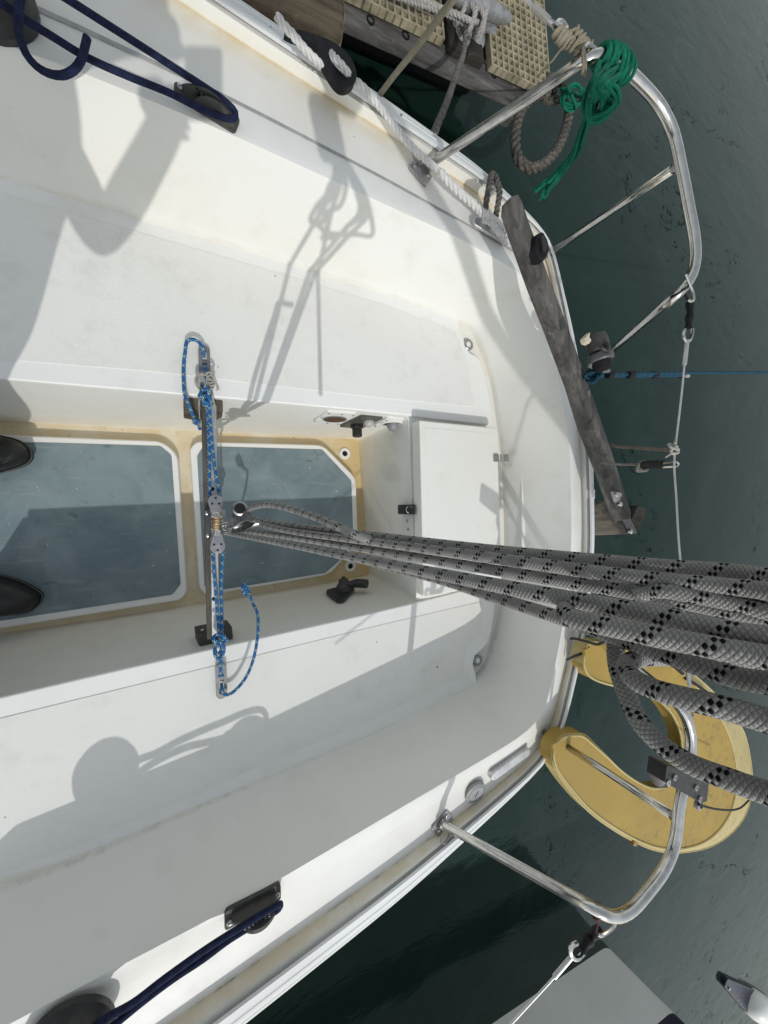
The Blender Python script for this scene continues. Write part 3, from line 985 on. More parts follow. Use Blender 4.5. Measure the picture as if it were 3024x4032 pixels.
RB = .0044
ZSH = .016          # lines lie close to the bench
bl = thing('traveller_control_line', 'blue flecked control line of the traveller, tail looped over the upper sunlit bench', 'rope', U(822, 1600, .44))
mb = MB()
zc = ZCAR + .032
mb.tube(PZ([(868,1978,zc),(864,1950,zc),(850,1870,zc),(840,1800,zc),(832,1725,zc+.004),(826,1640,.44),(822,1560,.452),(818,1520,.452),(811,1478,.448),(806,1440,.430)], .006), RB, 10)
mb.tube(PZ([(831,1990,zc),(826,1950,zc),(824,1850,zc),(822,1742,zc),(818,1640,.436),(812,1585,.445),(800,1558,.452),(794,1530,.452),(797,1508,.448)], .006), RB, 10)
mb.build('falls', M['blue'], bl)
mb = MB()
for (x, y, rx, ry, z, tl) in ((806,1560,.012,.008,.450,.2), (812,1572,.011,.008,.456,-.5), (806,1548,.009,.010,.460,.7), (814,1586,.008,.008,.450,0)):
    c = U(x, y, z)
    mb.tube([c + V((rx * math.cos(t), ry * math.sin(t) + tl * .006 * math.cos(t), .004 * math.sin(2 * t + tl))) for t in [2 * math.pi * k / 20 for k in range(20)]], RB, 8, closed=True)
mb.build('hitch', M['blue'], bl)
mb = MB()
TAIL = [(803,1408,.430),(799,1378,.444),(792,1360,.446),(778,1343,.444),(754,1336,.444),(736,1347,.444),(729,1388,.444),(723,1440,.442),(723,1497,.441),(727,1551,.440),(742,1590,.425),(760,1633,.385),(772,1655,.35),(782,1672,.32),(787,1690,.30)]
mb.tube(PZ(TAIL, .006), RB * 1.02, 10)
c = U(774, 1660, .345)
mb.tube([c + V((.007 * math.cos(t), .004 * math.sin(t), .008 * math.sin(t))) for t in [2 * math.pi * k / 16 for k in range(16)]], RB, 8, closed=True)
mb.build('tail', M['blue'], bl)

M['strap'] = mat_plain('satin_strap', (.24, .24, .25), .5, metal=.4, var=.2)
def fairlead(name, cx0, cy0, cx1, cy1, z, label, slots):
    """stainless strap with two rope slots"""
    f = thing(name, label, 'fairlead', U((cx0 + cx1) / 2, (cy0 + cy1) / 2, z))
    p, q = U(cx0, cy0, z), U(cx1, cy1, z)
    d = (q - p).normalized(); w = V((0, 0, 1)).cross(d)
    Ln = (q - p).length
    hw = .0135
    m_ = MB()
    # plate outline with two slots, meshed as strips
    def slot(s0, s1, n=8):
        r = .0062
        ring = []
        for k in range(n + 1):
            t = math.pi * (-.5 + k / n); ring.append((s1 - r + r * math.cos(t), r * math.sin(t)))
        for k in range(n + 1):
            t = math.pi * (.5 + k / n); ring.append((s0 + r + r * math.cos(t), r * math.sin(t)))
        return ring
    outer = []
    for k in range(9):
        t = math.pi * (-.5 + k / 8); outer.append((Ln - hw + hw * math.cos(t), hw * math.sin(t)))
    for k in range(9):
        t = math.pi * (.5 + k / 8); outer.append((hw + hw * math.cos(t), hw * math.sin(t)))
    S = [slot(*s_) for s_ in slots]
    loops = [outer] + S
    flat = [x for l in loops for x in l]
    tri = tessellate_polygon([[V((x, y, 0)) for x, y in l] for l in loops])
    P3 = lambda s_, t_, h: p + d * s_ + w * t_ + V((0, 0, h))
    n_ = len(flat)
    m_.add([P3(x, y, .012) for x, y in flat] + [P3(x, y, -.002) for x, y in flat], [t for t in tri] + [(c_ + n_, b_ + n_, a_ + n_) for a_, b_, c_ in tri])
    o = 0
    for l in loops:
        k = len(l)
        m_.f += [[o + i, o + (i + 1) % k, n_ + o + (i + 1) % k, n_ + o + i] for i in range(k)]; m_.m += [0] * k
        o += k
    m_.build('strap', M['strap'] , f, smooth=40)
    for s_ in slots:
        m2 = MB()
        l = slot(*s_)
        l = [(x + (.0006 if x < sum(s_) / 2 else -.0006), y * .95) for x, y in l]
        m2.add([P3(x, y, .0005) for x, y in l], [list(range(len(l)))])
        m2.build('slot_floor', M['black_dull'], f, smooth=0)
    return f
LF = (U(803, 1368, ZL) - U(806, 1482, ZL)).length
fairlead('strap_fairlead', 806, 1484, 803, 1366, ZL, 'slotted steel strap fairlead on the sunlit bench, blue line looping out of it', ((.010, .034), (LF - .042, LF - .008)))
LF2 = (U(868, 2612, ZL) - U(873, 2742, ZL)).length
fairlead('strap_fairlead', 868, 2608, 873, 2744, on_lower(870, 2680).z + .001, 'slotted steel strap fairlead on the shaded-side bench, below the traveller end', ((.024, .045), (LF2 - .056, LF2 - .008)))

wc = thing('white_lashing', 'thin white cord lashing with frayed end, knotted beside the blue hitch', 'cord', U(824, 1500, .44))
mb = MB()
c = U(806, 1505, .441)
for k in range(3):
    mb.tube([c + V(((.016 + .003 * k) * math.cos(t), (.018 + .002 * k) * math.sin(t), .003 * math.sin(t * 2 + k))) for t in [2 * math.pi * i / 24 for i in range(24)]], .0018, 6, closed=True)
for k in range(5):
    q = U(826 + 3 * (k % 2), 1478 + 11 * k, .452)
    mb.tube([q + V((.008 * math.cos(t), .006 * math.sin(t), .004 * math.sin(t + k))) for t in [2 * math.pi * i / 14 for i in range(14)]], .0021, 6, closed=True)
mb.tube(PZ([(832,1540,.45),(838,1565,.43),(844,1590,.40),(849,1612,.37)], .006), .0019, 6)
mb.tube(PZ([(786,1545,.445),(784,1590,.42),(785,1630,.37),(790,1680,.32)], .006), .0017, 6)
mb.tube(PZ([(832,1492,.452),(845,1505,.44),(853,1520,.43)], .005), .0018, 6)
for k in range(7):
    mb.tube(PZ([(851,1518,.432),(856 + 3 * k % 9,1528 + k,.430),(850 + 3.2 * k,1540 - 1.2 * k,.428)], .004), .0005, 4)
mb.build('cord', M['cord_white'], wc)

# lower control line
b2 = thing('traveller_control_line', 'blue flecked control line of the traveller, knotted tail by the shaded bench front', 'rope', U(860, 2400, .44))
mb = MB()
zc = ZCAR + .030
mb.tube(PZ([(836,2148,zc),(838,2180,zc),(846,2286,zc),(853,2370,zc),(860,2450,.436),(862,2490,.446),(862,2520,.45)], .006), RB, 10)
mb.tube(PZ([(879,2150,zc),(878,2180,zc),(872,2290,zc),(873,2400,zc),(874,2470,.44),(873,2530,.452),(872,2570,.452),(870,2600,.446),(869,2640,.440),(869,2662,.428)], .006), RB, 10)
mb.build('falls', M['blue'], b2)
mb = MB()
for (x, y, rx, ry, z, tl) in ((862,2512,.013,.008,.455,.5), (870,2524,.014,.007,.450,-.4), (861,2545,.009,.018,.448,.2), (864,2560,.011,.020,.450,-.2)):
    c = U(x, y, z)
    mb.tube([c + V((rx * math.cos(t), ry * math.sin(t), .004 * math.sin(2 * t + tl))) for t in [2 * math.pi * k / 22 for k in range(22)]], RB * .95, 8, closed=True)
mb.build('hitch', M['blue'], b2)
mb = MB()
mb.tube(PZ([(872,2690,.428),(874,2712,.438),(880,2731,.440),(897,2736,.440),(924,2720,.440),(967,2669,.446),(996,2601,.452),(1013,2517,.452),(1016,2469,.446),(1015,2425,.435),(1008,2400,.428),(994,2375,.415),(984,2345,.40),(975,2328,.395)], .006), RB * .92, 10)
for (x, y, tl) in ((967,2322,.3), (972,2334,-.3)):
    c = U(x, y, .392)
    mb.tube([c + V((.008 * math.cos(t), .006 * math.sin(t), .006 * math.sin(t + tl))) for t in [2 * math.pi * k / 14 for k in range(14)]], RB * .9, 8, closed=True)
mb.tube(PZ([(964,2318,.393),(957,2308,.395),(953,2312,.39)], .005), RB * .9, 8)
mb.tube(PZ([(964,2318,.393),(966,2304,.397),(965,2294,.397)], .005), RB * .8, 8)
mb.build('tail', M['blue'], b2)

ZSH = 0.0
# ---- mainsheet: boom overhead, lower block on the car, the falls between them
UBLK = None
boom = thing('boom', 'grey alloy boom over the cockpit, above the mainsheet falls', 'boom', V((-.6, -.04, 1.76)))
mb = MB()
bp = [V((-2.6, .02, 1.80)), V((1.25, -.05, 1.74))]
mb.tube(even(bp, .3), .048, 20, flat=1.3)
mb.build('spar', M['alu'], boom)
MB().box(V((.27, -.04, 1.665)), (1, 0, 0), (0, 1, 0), (0, 0, 1), .09, .085, .09).build('sheet_bail', M['black_dull'], boom, bevel=.02)
pole = thing('shadow_pole', 'slim white pole added unseen across the boom to cast the stern shadow', 'pole', V((.46, -.42, 1.79)))  # unseen pole, added to cast the broad shadow over the stern
S1, S4 = U(2330, 1835, .62), U(1700, 720, .618)
t_ = 1.79 - .62
off = V((-.034, -1.05, 1)) * t_
Pa, Pb = S1 + off, S4 + off
dd = (Pb - Pa)
MB().tube(even([Pa - dd * .25, Pb + dd * .45], .2), .021, 14).build('tube', M['gel_white'], pole)

ms = thing('mainsheet', 'thick grey mainsheet with black flecks, falls rising steeply from the traveller car', 'rope', U(900, 2080, .46))
RS = .0060
def inv(x, c0, x0, k=.00235):
    return 1.0 / (c0 + k * (x - x0))
FALLN = [0]
def fall(pts, c0=1.0, x0=880, k=.00235, r=RS, name='fall', seg=20):
    P = [UD(x, y, inv(x, c0, x0, k)) for x, y in pts]
    FALLN[0] += 1
    up_ = V((.232 + .006 * (FALLN[0] % 3), -.062 + .009 * FALLN[0], 1.535))
    return MB().tube(even(catmull(P + [P[-1].lerp(up_, .45) + V((.006, 0, 0)), up_], .01), .004), r, seg).build(name, M['sheet'], ms)
fall([(989,2046),(1150,2069),(1500,2113),(1982,2170),(2500,2220),(3024,2268)], k=.00130)
fall([(1030,2066),(1150,2092),(1500,2138),(1982,2202),(2500,2273),(3024,2328)], k=.00142)
fall([(924,2084),(1150,2116),(1500,2172),(1982,2250),(2500,2336),(3024,2432)], k=.00135)
fall([(884,2097),(1150,2146),(1500,2216),(1982,2310),(2500,2407),(3024,2511)], k=.0020)
fall([(1480,2225),(1740,2286),(1922,2344),(2284,2458),(2566,2556),(3024,2690)], 2.0, 1740, .0024, name='slack_fall')
MB().box(V((.235, -.045, 1.545)), (1, 0, .25), (0, 1, 0), (-.25, 0, 1), .070, .045, .13).build('upper_block', M['black_dull'], ms, bevel=.015)
TOP_ = V((.245, -.05, 1.53))
def loop(pts, name='loop', r=RS, head=False, tail=True):
    P = [UD(*p) for p in pts]
    if tail: P += [P[-1].lerp(TOP_, .5) + V((.012, 0, .01)), TOP_.copy()]
    if head: P = [TOP_.copy(), P[0].lerp(TOP_, .5) + V((.012, 0, .01))] + P
    return MB().tube(even(catmull(P, .004), .004), r, 20).build(name, M['sheet'], ms)
loop([(3000,2520,.212),(2750,2478,.225),(2560,2432,.238),(2400,2394,.262),(2280,2380,.272),(2232,2392,.268),(2232,2420,.258),(2290,2444,.246),(2420,2472,.229),(2566,2503,.214),(2800,2548,.196),(3024,2590,.182),(3200,2622,.168)], head=True)
loop([(3150,2630,.27),(2950,2610,.27),(2780,2596,.27),(2640,2588,.27),(2540,2590,.268),(2482,2604,.262),(2466,2636,.25),(2500,2676,.236),(2580,2716,.222),(2687,2747,.208),(2808,2776,.197),(3024,2838,.182),(3200,2890,.17)], head=True)
loop([(2470,2470,.30),(2432,2508,.29),(2424,2560,.283),(2434,2640,.274),(2470,2742,.262),(2524,2851,.250),(2615,2941,.238),(2717,3008,.226),(2868,3068,.210),(3024,3124,.196),(3200,3180,.18)])
loop([(3200,2455,.235),(3024,2408,.25),(2928,2382,.26),(2838,2364,.268),(2717,2343,.278),(2627,2326,.285),(2560,2330,.295),(2500,2350,.30)], head=True, tail=False)
loop([(978,2020,.90),(984,2006,.86),(1010,1994,.80),(1058,1987,.735),(1142,2003,.66),(1263,2044,.575),(1347,2082,.53),(1400,2106,.53),(1460,2128,.53)], tail=False)

sb = thing('mainsheet_block', 'polished triangular mainsheet block shackled to the traveller car', 'block', U(940, 2040, .48))
def dring(pts, d):
    return [UD(x, y, d) for x, y in pts]
TRI = [(938,1990),(952,1985),(965,1992),(1003,2040),(996,2048),(962,2052),(930,2072),(905,2084),(890,2080),(899,2056),(918,2018)]
def dplate(pts, d0, d1, name, mat, parent, rad=.003, bevel=.001):
    top = rounded(dring(pts, d0), rad, 3)
    a = V((0, 0, 0))
    for p, q in zip(top, top[1:] + top[:1]): a += p.cross(q)
    if a.dot(EYE - top[0]) < 0: top = top[::-1]
    f = d1 / d0
    return MB().prism(top, [EYE + (p - EYE) * f for p in top]).build(name, mat, parent, bevel=bevel)
M['block_steel'] = mat_steel('block_steel', .24, (.56, .56, .57))
ck = dplate(TRI, .868, .873, 'cheek_plate', M['block_steel'], sb)
dplate(TRI, .898, .903, 'cheek_plate', M['block_steel'], sb)
cz = (EYE - UD(945, 2002, .86)).normalized()
MB().lathe(UD(945, 2002, .868), cz, [(.0165, -.036), (.0165, -.002), (.0165, .001), (.0125, .003), (.0120, -.002), (0, -.002)], 22).build('sheave_pin', M['steel_dull'], ck)
MB().lathe(UD(945, 2002, .865), cz, [(.0112, -.002), (.0112, .0018), (0, .0018)], 18).build('pin_cap', M['rubber'], ck)
MB().lathe(UD(975, 2062, .905), V((.9, .15, .25)), [(.011, -.03), (.011, .025), (.0105, .027), (.004, .027), (.004, .0285), (0, .0285)], 18).build('cam_roller', M['steel_dull'], sb, bevel=.0008)
c = UD(897, 2078, .93)
MB().tube([c + V((.014 * math.cos(t), .010 * math.sin(t), .006 * math.cos(t))) for t in [2 * math.pi * k / 20 for k in range(20)]], .0036, 8, closed=True).build('shackle', M['steel'], sb)
mb = MB()
mb.tube([UD(880,2062,.95), UD(905,2078,.92)], .006, 10)
mb.tube([UD(905,2088,.93), UD(925,2068,.91)], .0045, 10)
mb.build('shackle_pin', M['steel'], sb)
dplate([(958,2056),(990,2062),(1003,2042),(1012,2056),(985,2078),(950,2082)], .89, .905, 'becket', M['alu_dark'], sb)
# ---------------------------------------------------------------- winches, cleats, sheets
def on_top(x, y):
    return U(x, y, Z2)

def winch(cx, cy, z, label, r=.062, h=.11):
    w = thing('sheet_winch', label, 'winch', U(cx, cy, z))
    c = U(cx, cy, z)
    MB().lathe(c, (0, 0, 1), [(r * 1.12, 0), (r * 1.12, .012), (r, .018), (r * .86, .035), (r * .82, .06), (r * .9, .075)], 28).build('drum', M['black'], w)
    MB().lathe(c, (0, 0, 1), [(r * .9, .075), (r * 1.02, .08), (r * 1.04, .092), (r * .9, .105), (r * .55, h), (r * .3, h + .002), (0, h - .004)], 28).build('top_cap', M['black'], w)
    return w
winch(-48, 4, .635, 'dark sheet winch on the upper coaming, blue-black rope leading to it')
winch(275, 4085, .645, 'dark domed sheet winch on the lower coaming, at the foot of the photo')

def lerp2(p, q, t):
    return (p[0] + (q[0] - p[0]) * t, p[1] + (q[1] - p[1]) * t)

def clam(label, quad, z, flip, screws):
    """two-cheek jam cleat with grooved jaws on a long base; quad = corners of the base in the photo"""
    c = thing('jam_cleat', label, 'cleat', U(sum(q[0] for q in quad) / 4, sum(q[1] for q in quad) / 4, z))
    B = [U(x, y, z + .006) for x, y in quad]          # 0-1 one short end, 1-2 long side
    base = rounded(ccw(B), .009, 4)
    MB().prism(base, drop(base, -.010)).build('base_plate', M['black_dull'], c, bevel=.0025)
    o, ex, ey = B[0], (B[3] - B[0]), (B[1] - B[0])
    def P(s, t, h):
        return o + ex * s + ey * t + V((0, 0, h))
    # inner cheek: a long rounded hump; outer cheek: shorter, with jaw ridges
    def hump(s0, s1, t0, t1, h, name, mat):
        rings = []
        n = 14
        for i in range(n + 1):
            s_ = s0 + (s1 - s0) * i / n
            q = math.sin(math.pi * min(1, max(0, .06 + .90 * i / n))) ** .55
            hh = h * q
            m0 = t0 + (t1 - t0) * .5
            w0, w1 = m0 + (t0 - m0) * (.55 + .45 * q), m0 + (t1 - m0) * (.55 + .45 * q)
            rings.append([P(s_, w0, .0), P(s_, w0 + (w1 - w0) * .06, hh * .75), P(s_, w0 + (w1 - w0) * .3, hh), P(s_, w0 + (w1 - w0) * .7, hh), P(s_, w0 + (w1 - w0) * .94, hh * .75), P(s_, w1, .0)])
        return MB().loft(rings, True, True, True).build(name, mat, c, smooth=50)
    a, b, d, e = (.26, .62, .74, 1.22) if not flip else (.36, .66, .02, .30)
    hump(.12, .90, a, b, .030, 'inner_cheek', M['black_dull'])
    hump(.30, .90, d, e, .034, 'outer_cheek', M['black_dull'])
    m_ = MB()
    g0, g1 = (b, d) if not flip else (e, a)
    for i in range(7):
        s_ = .36 + i * .07
        for sg in (0, 1):
            tt = g0 - .02 if sg == 0 else g1 + .02
            m_.tube([P(s_ - .03, tt, .026), P(s_ + .01, tt + (.05 if sg == 0 else -.05), .006)], .0028, 6)
    m_.build('jaw_ridges', M['black'], c)['kind'] = 'stuff'
    for x, y in screws:
        q = U(x, y, z + .006)
        MB().lathe(q, (0, 0, 1), [(.0062, -.001), (.0062, .0018), (.004, .003), (0, .003)], 12).build('screw', M['alu'], c)
        MB().box(q + V((0, 0, .0032)), (1, .4, 0), (-.4, 1, 0), (0, 0, 1), .009, .0014, .0008).build('screw_slot', M['black'], c)
    return c
clam('black jam cleat on the sunlit coaming, a navy rope led through and back round it', [(684,312),(684,372),(926,524),(948,462)], .634, False, [(712, 342)])
clam('black jam cleat on the lower coaming, a doubled navy rope round its end', [(884,3590),(884,3672),(1108,3546),(1106,3478)], .640, False, [(906, 3632), (1092, 3524)])

RN = .0062
n1 = thing('navy_sheet', 'navy braided rope from the upper winch to the cleat and back, one end curled', 'rope', U(400, 250, .67))
mb = MB()
mb.tube(PZ([(160,-70,.70),(265,-4,.69),(420,95,.68),(600,210,.675),(720,288,.672),(771,320,.668),(820,352,.665),(868,384,.664),(905,416,.664),(926,440,.664),(928,460,.662),(905,468,.660),(862,458,.660),(780,423,.660),(663,364,.660),(500,298,.664),(338,224,.668),(200,140,.675),(96,76,.69),(0,10,.705),(-60,-25,.71)], .008), RN, 14)
mb.build('standing_rope', M['navy'], n1)
MB().tube(PZ([(90,-60,.72),(79,0,.72),(72,60,.715),(76,130,.69),(102,211,.668),(140,258,.662),(186,287,.660),(241,297,.660),(290,276,.668),(318,240,.680),(333,190,.682),(343,147,.684)], .008), RN, 14).build('curled_end', M['navy'], n1)
n2 = thing('navy_sheet', 'doubled navy rope from the lower winch round the lower cleat', 'rope', U(700, 3800, .68))
mb = MB()
mb.tube(PZ([(300,4110,.69),(392,4025,.69),(520,3952,.69),(640,3860,.688),(800,3745,.684),(900,3680,.682),(975,3634,.682),(1040,3595,.680),(1082,3570,.676),(1104,3560,.668),(1098,3578,.660),(1060,3604,.658),(990,3646,.662),(900,3702,.668),(800,3776,.676),(690,3848,.682),(560,3945,.686),(440,4045,.688),(360,4120,.688)], .008), RN, 14)
mb.build('rope', M['navy'], n2)

# fuel filler cap, grab slot plate, horn cleat, base plates of the rails
fc = thing('filler_cap', 'round grey filler cap in the sunlit lower coaming', 'deck fitting', U(1871, 3119, .625))
tl = (U(1871, 3119, .62) - U(1930, 3080, .62)).normalized()
nrm = V((0, -.30, 1)).normalized()
c0 = U(1871, 3119, .618)
MB().lathe(c0, nrm, [(.034, -.004), (.034, .004), (.031, .006), (.0265, .006), (.0265, .0045), (0, .0045)], 30).build('rim', M['grey_plastic'], fc)
MB().lathe(c0, nrm, [(.0255, .003), (.0255, .0055), (.024, .0068), (0, .0068)], 30).build('cap', mat_plain('cap_grey', (.33, .345, .35), .5, var=.2), fc)
MB().box(c0 + nrm * .0070, V((.35, .9, .27)), V((.9, -.35, 0)), nrm, .020, .003, .0008).build('key_slot', M['black'], fc)
for a in (.9, -2.2):
    MB().lathe(c0 + V((.0295 * math.cos(a), .0295 * math.sin(a), .0295 * math.sin(a) * .3 + .006)), nrm, [(.0028, 0), (.0028, .0012), (0, .0015)], 8).build('screw', M['steel_dull'], fc)

def capsule(x0, y0, x1, y1, z, w, n=10, tz=0):
    p, q = U(x0, y0, z), U(x1, y1, z)
    d = (q - p).normalized(); s_ = V((0, 0, 1)).cross(d)
    r = []
    for k in range(n + 1):
        t = math.pi * (-.5 + k / n); r.append(q + d * math.cos(t) * w + s_ * math.sin(t) * w)
    for k in range(n + 1):
        t = math.pi * (.5 + k / n); r.append(p + d * math.cos(t) * w + s_ * math.sin(t) * w)
    return ccw(r)
gp = capsule(1950, 3056, 2078, 2964, .634, .0125)
g = thing('deck_strip', 'long rounded grey plate on the lower stern corner, beside the stern rail leg', 'deck fitting', gp[0])
MB().prism(gp, drop(gp, -.02, .002)).build('plate', M['alu'], g, bevel=.002)
MB().lathe(U(2133, 2949, .612), (0, 0, 1), [(.008, 0), (.008, .004), (.0045, .005), (.0045, .002), (0, .002)], 14).build('deck_bolt', M['steel_dull'], boat)
MB().lathe(on_lower(1721, 2626), (0, 0, 1), [(.0042, 0), (.0042, .002), (.002, .0025), (0, .0015)], 12).build('lid_screw', M['steel_dull'], boat)

mc = thing('mooring_cleat', 'flat grey mooring cleat on the upper stern quarter with white rope made fast', 'cleat', U(1955, 912, .62))
pl_ = capsule(1882, 872, 2022, 958, .640, .0130)
MB().prism(pl_, drop(pl_, -.010, .0)).build('horns', M['alu'], mc, bevel=.003, bseg=3)
for x, y in ((1925, 899), (1985, 936)):
    MB().lathe(U(x, y, .61), (0, 0, 1), [(.010, 0), (.008, .012), (.008, .024)], 14).build('leg', M['alu'], mc)

# ---------------------------------------------------------------- stern rails
RT = .0102
def base_plate(x, y, z, parent, dirx):
    c = U(x, y, z)
    d = V(dirx).normalized(); s_ = V((0, 0, 1)).cross(d)
    ring = rounded(ccw([c + d * a * .030 + s_ * b * .019 + V((0, 0, .003)) for a, b in ((1, 1), (-1, 1), (-1, -1), (1, -1))]), .004, 3)
    p = MB().prism(ring, drop(ring, -.008)).build('base_plate', M['steel_dull'], parent, bevel=.001)
    for a in (-1, 1):
        q = c + d * a * .020 + s_ * .006 * a + V((0, 0, .003))
        MB().lathe(q, (0, 0, 1), [(.0055, -.001), (.0055, .002), (.003, .003), (0, .003)], 12).build('bolt', M['steel'], p)
    return p

r1 = thing('stern_rail', 'stainless stern rail loop with green cord bundled on its corner, beside the dock', 'rail', U(1690, 645, .63))
T1 = [U(1688,648,.62), U(2296,243,1.005)] 
rail = [T1[0]] + [T1[0].lerp(T1[1], t) for t in (.25, .5, .75)] + [U(2296,243,1.005), U(2360,219,1.02), U(2420,236,1.02), U(2483,291,1.02), U(2591,406,1.02), U(2648,515,1.02), U(2679,644,1.02), U(2712,813,1.02), U(2736,948,1.02), U(2737,1030,1.02), U(2718,1098,1.015), U(2672,1155,1.0)]
Q1_ = [U(2640,1183,.985), U(2345,1438,.60)]
rail += [Q1_[0], Q1_[0].lerp(Q1_[1], .35), Q1_[0].lerp(Q1_[1], .7), Q1_[1]]
MB().tube(even(catmull(rail, .015), .015), RT * 1.06, 18).build('top_rail', M['steel'], r1, smooth=180)
MB().tube([U(2676, 648, 1.015), U(2420, 823, .83), U(2150, 1006, .615)], RT * .9, 16).build('leg', M['steel'], r1, smooth=180)
MB().lathe(U(2674, 649, 1.013), (U(2150, 1006, .615) - U(2676, 648, 1.015)), [(RT * 1.0, 0), (RT * 1.25, .006), (RT * .95, .014)], 14).build('weld_collar', M['steel_dull'], r1)
base_plate(1656, 678, .619, r1, (.78, -.5, 0))
MB().tube([U(1652,640,.625), U(1630,622,.635), U(1622,600,.645), U(1636,596,.645), U(1652,618,.635), U(1668,650,.625)], .003, 8).build('pad_eye', M['steel_dull'], r1)
MB().tube(catmull([U(1676,668,.623), U(1690,648,.628)], .01), .013, 12).build('socket', M['steel_dull'], r1)

r2 = thing('stern_rail', 'stainless stern rail loop in front of the yellow horseshoe buoy', 'rail', U(1745, 3246, .63))
A2, B2 = U(1740, 3243, .622), U(2318, 3566, 1.005)
rail = [A2, A2.lerp(B2, .3), A2.lerp(B2, .65), B2, U(2372,3596,1.02), U(2432,3608,1.02), U(2486,3582,1.02), U(2556,3504,1.02), U(2615,3424,1.02), U(2654,3333,1.02), U(2677,3164,1.02), U(2704,3044,1.02), U(2721,2940,1.02), U(2716,2873,1.02), U(2692,2808,1.015), U(2648,2752,1.0)]
C2, D2 = U(2620, 2727, .985), U(2306, 2464, .60)
rail += [C2, C2.lerp(D2, .35), C2.lerp(D2, .7), D2]
MB().tube(even(catmull(rail, .015), .015), RT * 1.06, 18).build('top_rail', M['steel'], r2, smooth=180)
MB().tube([U(2672, 3226, 1.015), U(2410, 3053, .83), U(2140, 2880, .615)], RT * .9, 16).build('leg', M['steel'], r2, smooth=180)
MB().lathe(U(2670, 3225, 1.013), (U(2140, 2880, .615) - U(2672, 3226, 1.015)), [(RT * 1.0, 0), (RT * 1.25, .006), (RT * .95, .014)], 14).build('weld_collar', M['steel_dull'], r2)
base_plate(1741, 3240, .614, r2, (.78, .55, 0))
MB().tube([U(1748,3262,.625), U(1738,3290,.635), U(1738,3318,.642), U(1752,3322,.642), U(1768,3296,.635), U(1772,3270,.625)], .003, 8).build('pad_eye', M['steel_dull'], r2)
MB().tube(catmull([U(1733,3240,.622), U(1756,3252,.630)], .01), .013, 12).build('socket', M['steel_dull'], r2)

# lifelines
def swage(p, q, r0, name, parent, mat):
    return MB().tube([p, q], r0, 10).build(name, mat, parent)
l1 = thing('lifeline', 'wire lifeline across the stern gap with black taped clip, hung from the upper stern rail', 'wire', U(2700, 1250, 1.0))
MB().tube(PZ([(2700,1080,1.02),(2716,1120,1.02),(2728,1150,1.02),(2732,1178,1.02),(2722,1188,1.02),(2708,1180,1.02)], .006), .003, 8).build('eye_loop', M['steel'], l1)
mb = MB()
for k in range(3):
    c = U(2680 - 6 * k, 1146 + 4 * k, 1.005)
    d = V((.55, -.75, .1)).normalized(); u_ = d.orthogonal().normalized(); w_ = d.cross(u_)
    mb.tube([c + (u_ * math.cos(t) + w_ * math.sin(t)) * .0125 for t in [2 * math.pi * i / 14 for i in range(14)]], .0024, 6, closed=True)
mb.tube(PZ([(2690,1150,1.0),(2705,1172,1.0),(2712,1188,1.0)], .006), .003, 6)
mb.build('lashing', M['rubber'], l1)
MB().tube(even(PZ([(2716,1188,1.0),(2717,1230,1.0),(2710,1290,.998)], .01), .008), [.0075 + .0015 * math.sin(k * 1.7) for k in range(len(even(PZ([(2716,1188,1.0),(2717,1230,1.0),(2710,1290,.998)], .01), .008)))], 12).build('taped_clip', M['rubber'], l1)
MB().tube(catmull([U(2697,1296,1.0), U(2692,1322,1.0), U(2702,1345,1.0), U(2716,1340,1.0), U(2726,1312,1.0), U(2727,1294,1.0)], .006), .0032, 8).build('jaw', M['steel'], l1)
swage(U(2706, 1340, 1.0), U(2695, 1438, .998), .0044, 'swage', l1, M['alu'])
wire = [U(2695,1438,.998), U(2683,1560,.99), U(2668,1690,.985), U(2659,1765,.982), U(2655,1830,.98), U(2663,1960,.985), U(2672,2120,.99), U(2680,2220,.995), U(2694,2420,1.0), U(2706,2600,1.005)]
MB().tube(catmull(wire, .02), .0021, 8).build('wire', M['alu'], l1)
swage(U(2707, 2612, 1.005), U(2714, 2700, 1.01), .0042, 'swage', l1, M['steel'])
MB().tube([U(2714, 2700, 1.01), U(2726, 2790, 1.015), U(2728, 2822, 1.018), U(2712, 2830, 1.02)], .003, 8).build('hook', M['steel'], l1)

l2 = thing('lifeline', 'wire lifeline running off the lower stern rail corner with black clip', 'wire', U(2280, 3720, 1.0))
MB().tube(PZ([(2400,3608,1.02),(2424,3628,1.02),(2420,3645,1.02),(2396,3668,1.02),(2366,3684,1.02),(2352,3678,1.02)], .006), .003, 8).build('eye_loop', M['steel'], l2)
mb = MB()
for k in range(3):
    c = U(2346 + 5 * k, 3586 + 2 * k, 1.012)
    d = V((.8, -.5, .3)).normalized(); u_ = d.orthogonal().normalized(); w_ = d.cross(u_)
    mb.tube([c + (u_ * math.cos(t) + w_ * math.sin(t)) * .0125 for t in [2 * math.pi * i / 14 for i in range(14)]], .0018, 6, closed=True)
mb.tube(PZ([(2352,3600,1.02),(2354,3640,1.02),(2346,3672,1.02)], .006), .0018, 6)
mb.build('lashing', mat_plain('brown_twine', (.10, .045, .035), .8), l2)
P_ = even(PZ([(2360,3662,1.01),(2330,3690,1.0),(2305,3715,1.0),(2288,3744,1.0)], .01), .008)
MB().tube(P_, [.0085 + .002 * math.sin(k * 1.9) for k in range(len(P_))], 12).build('taped_clip', M['rubber'], l2)
MB().tube(catmull([U(2272,3714,1.0), U(2250,3728,1.0), U(2246,3756,1.0), U(2262,3774,1.0), U(2282,3770,1.0), U(2302,3748,1.0)], .006), .0042, 8).build('jaw', M['steel'], l2)
swage(U(2254, 3764, 1.0), U(2182, 3848, .99), .0042, 'swage', l2, M['alu'])
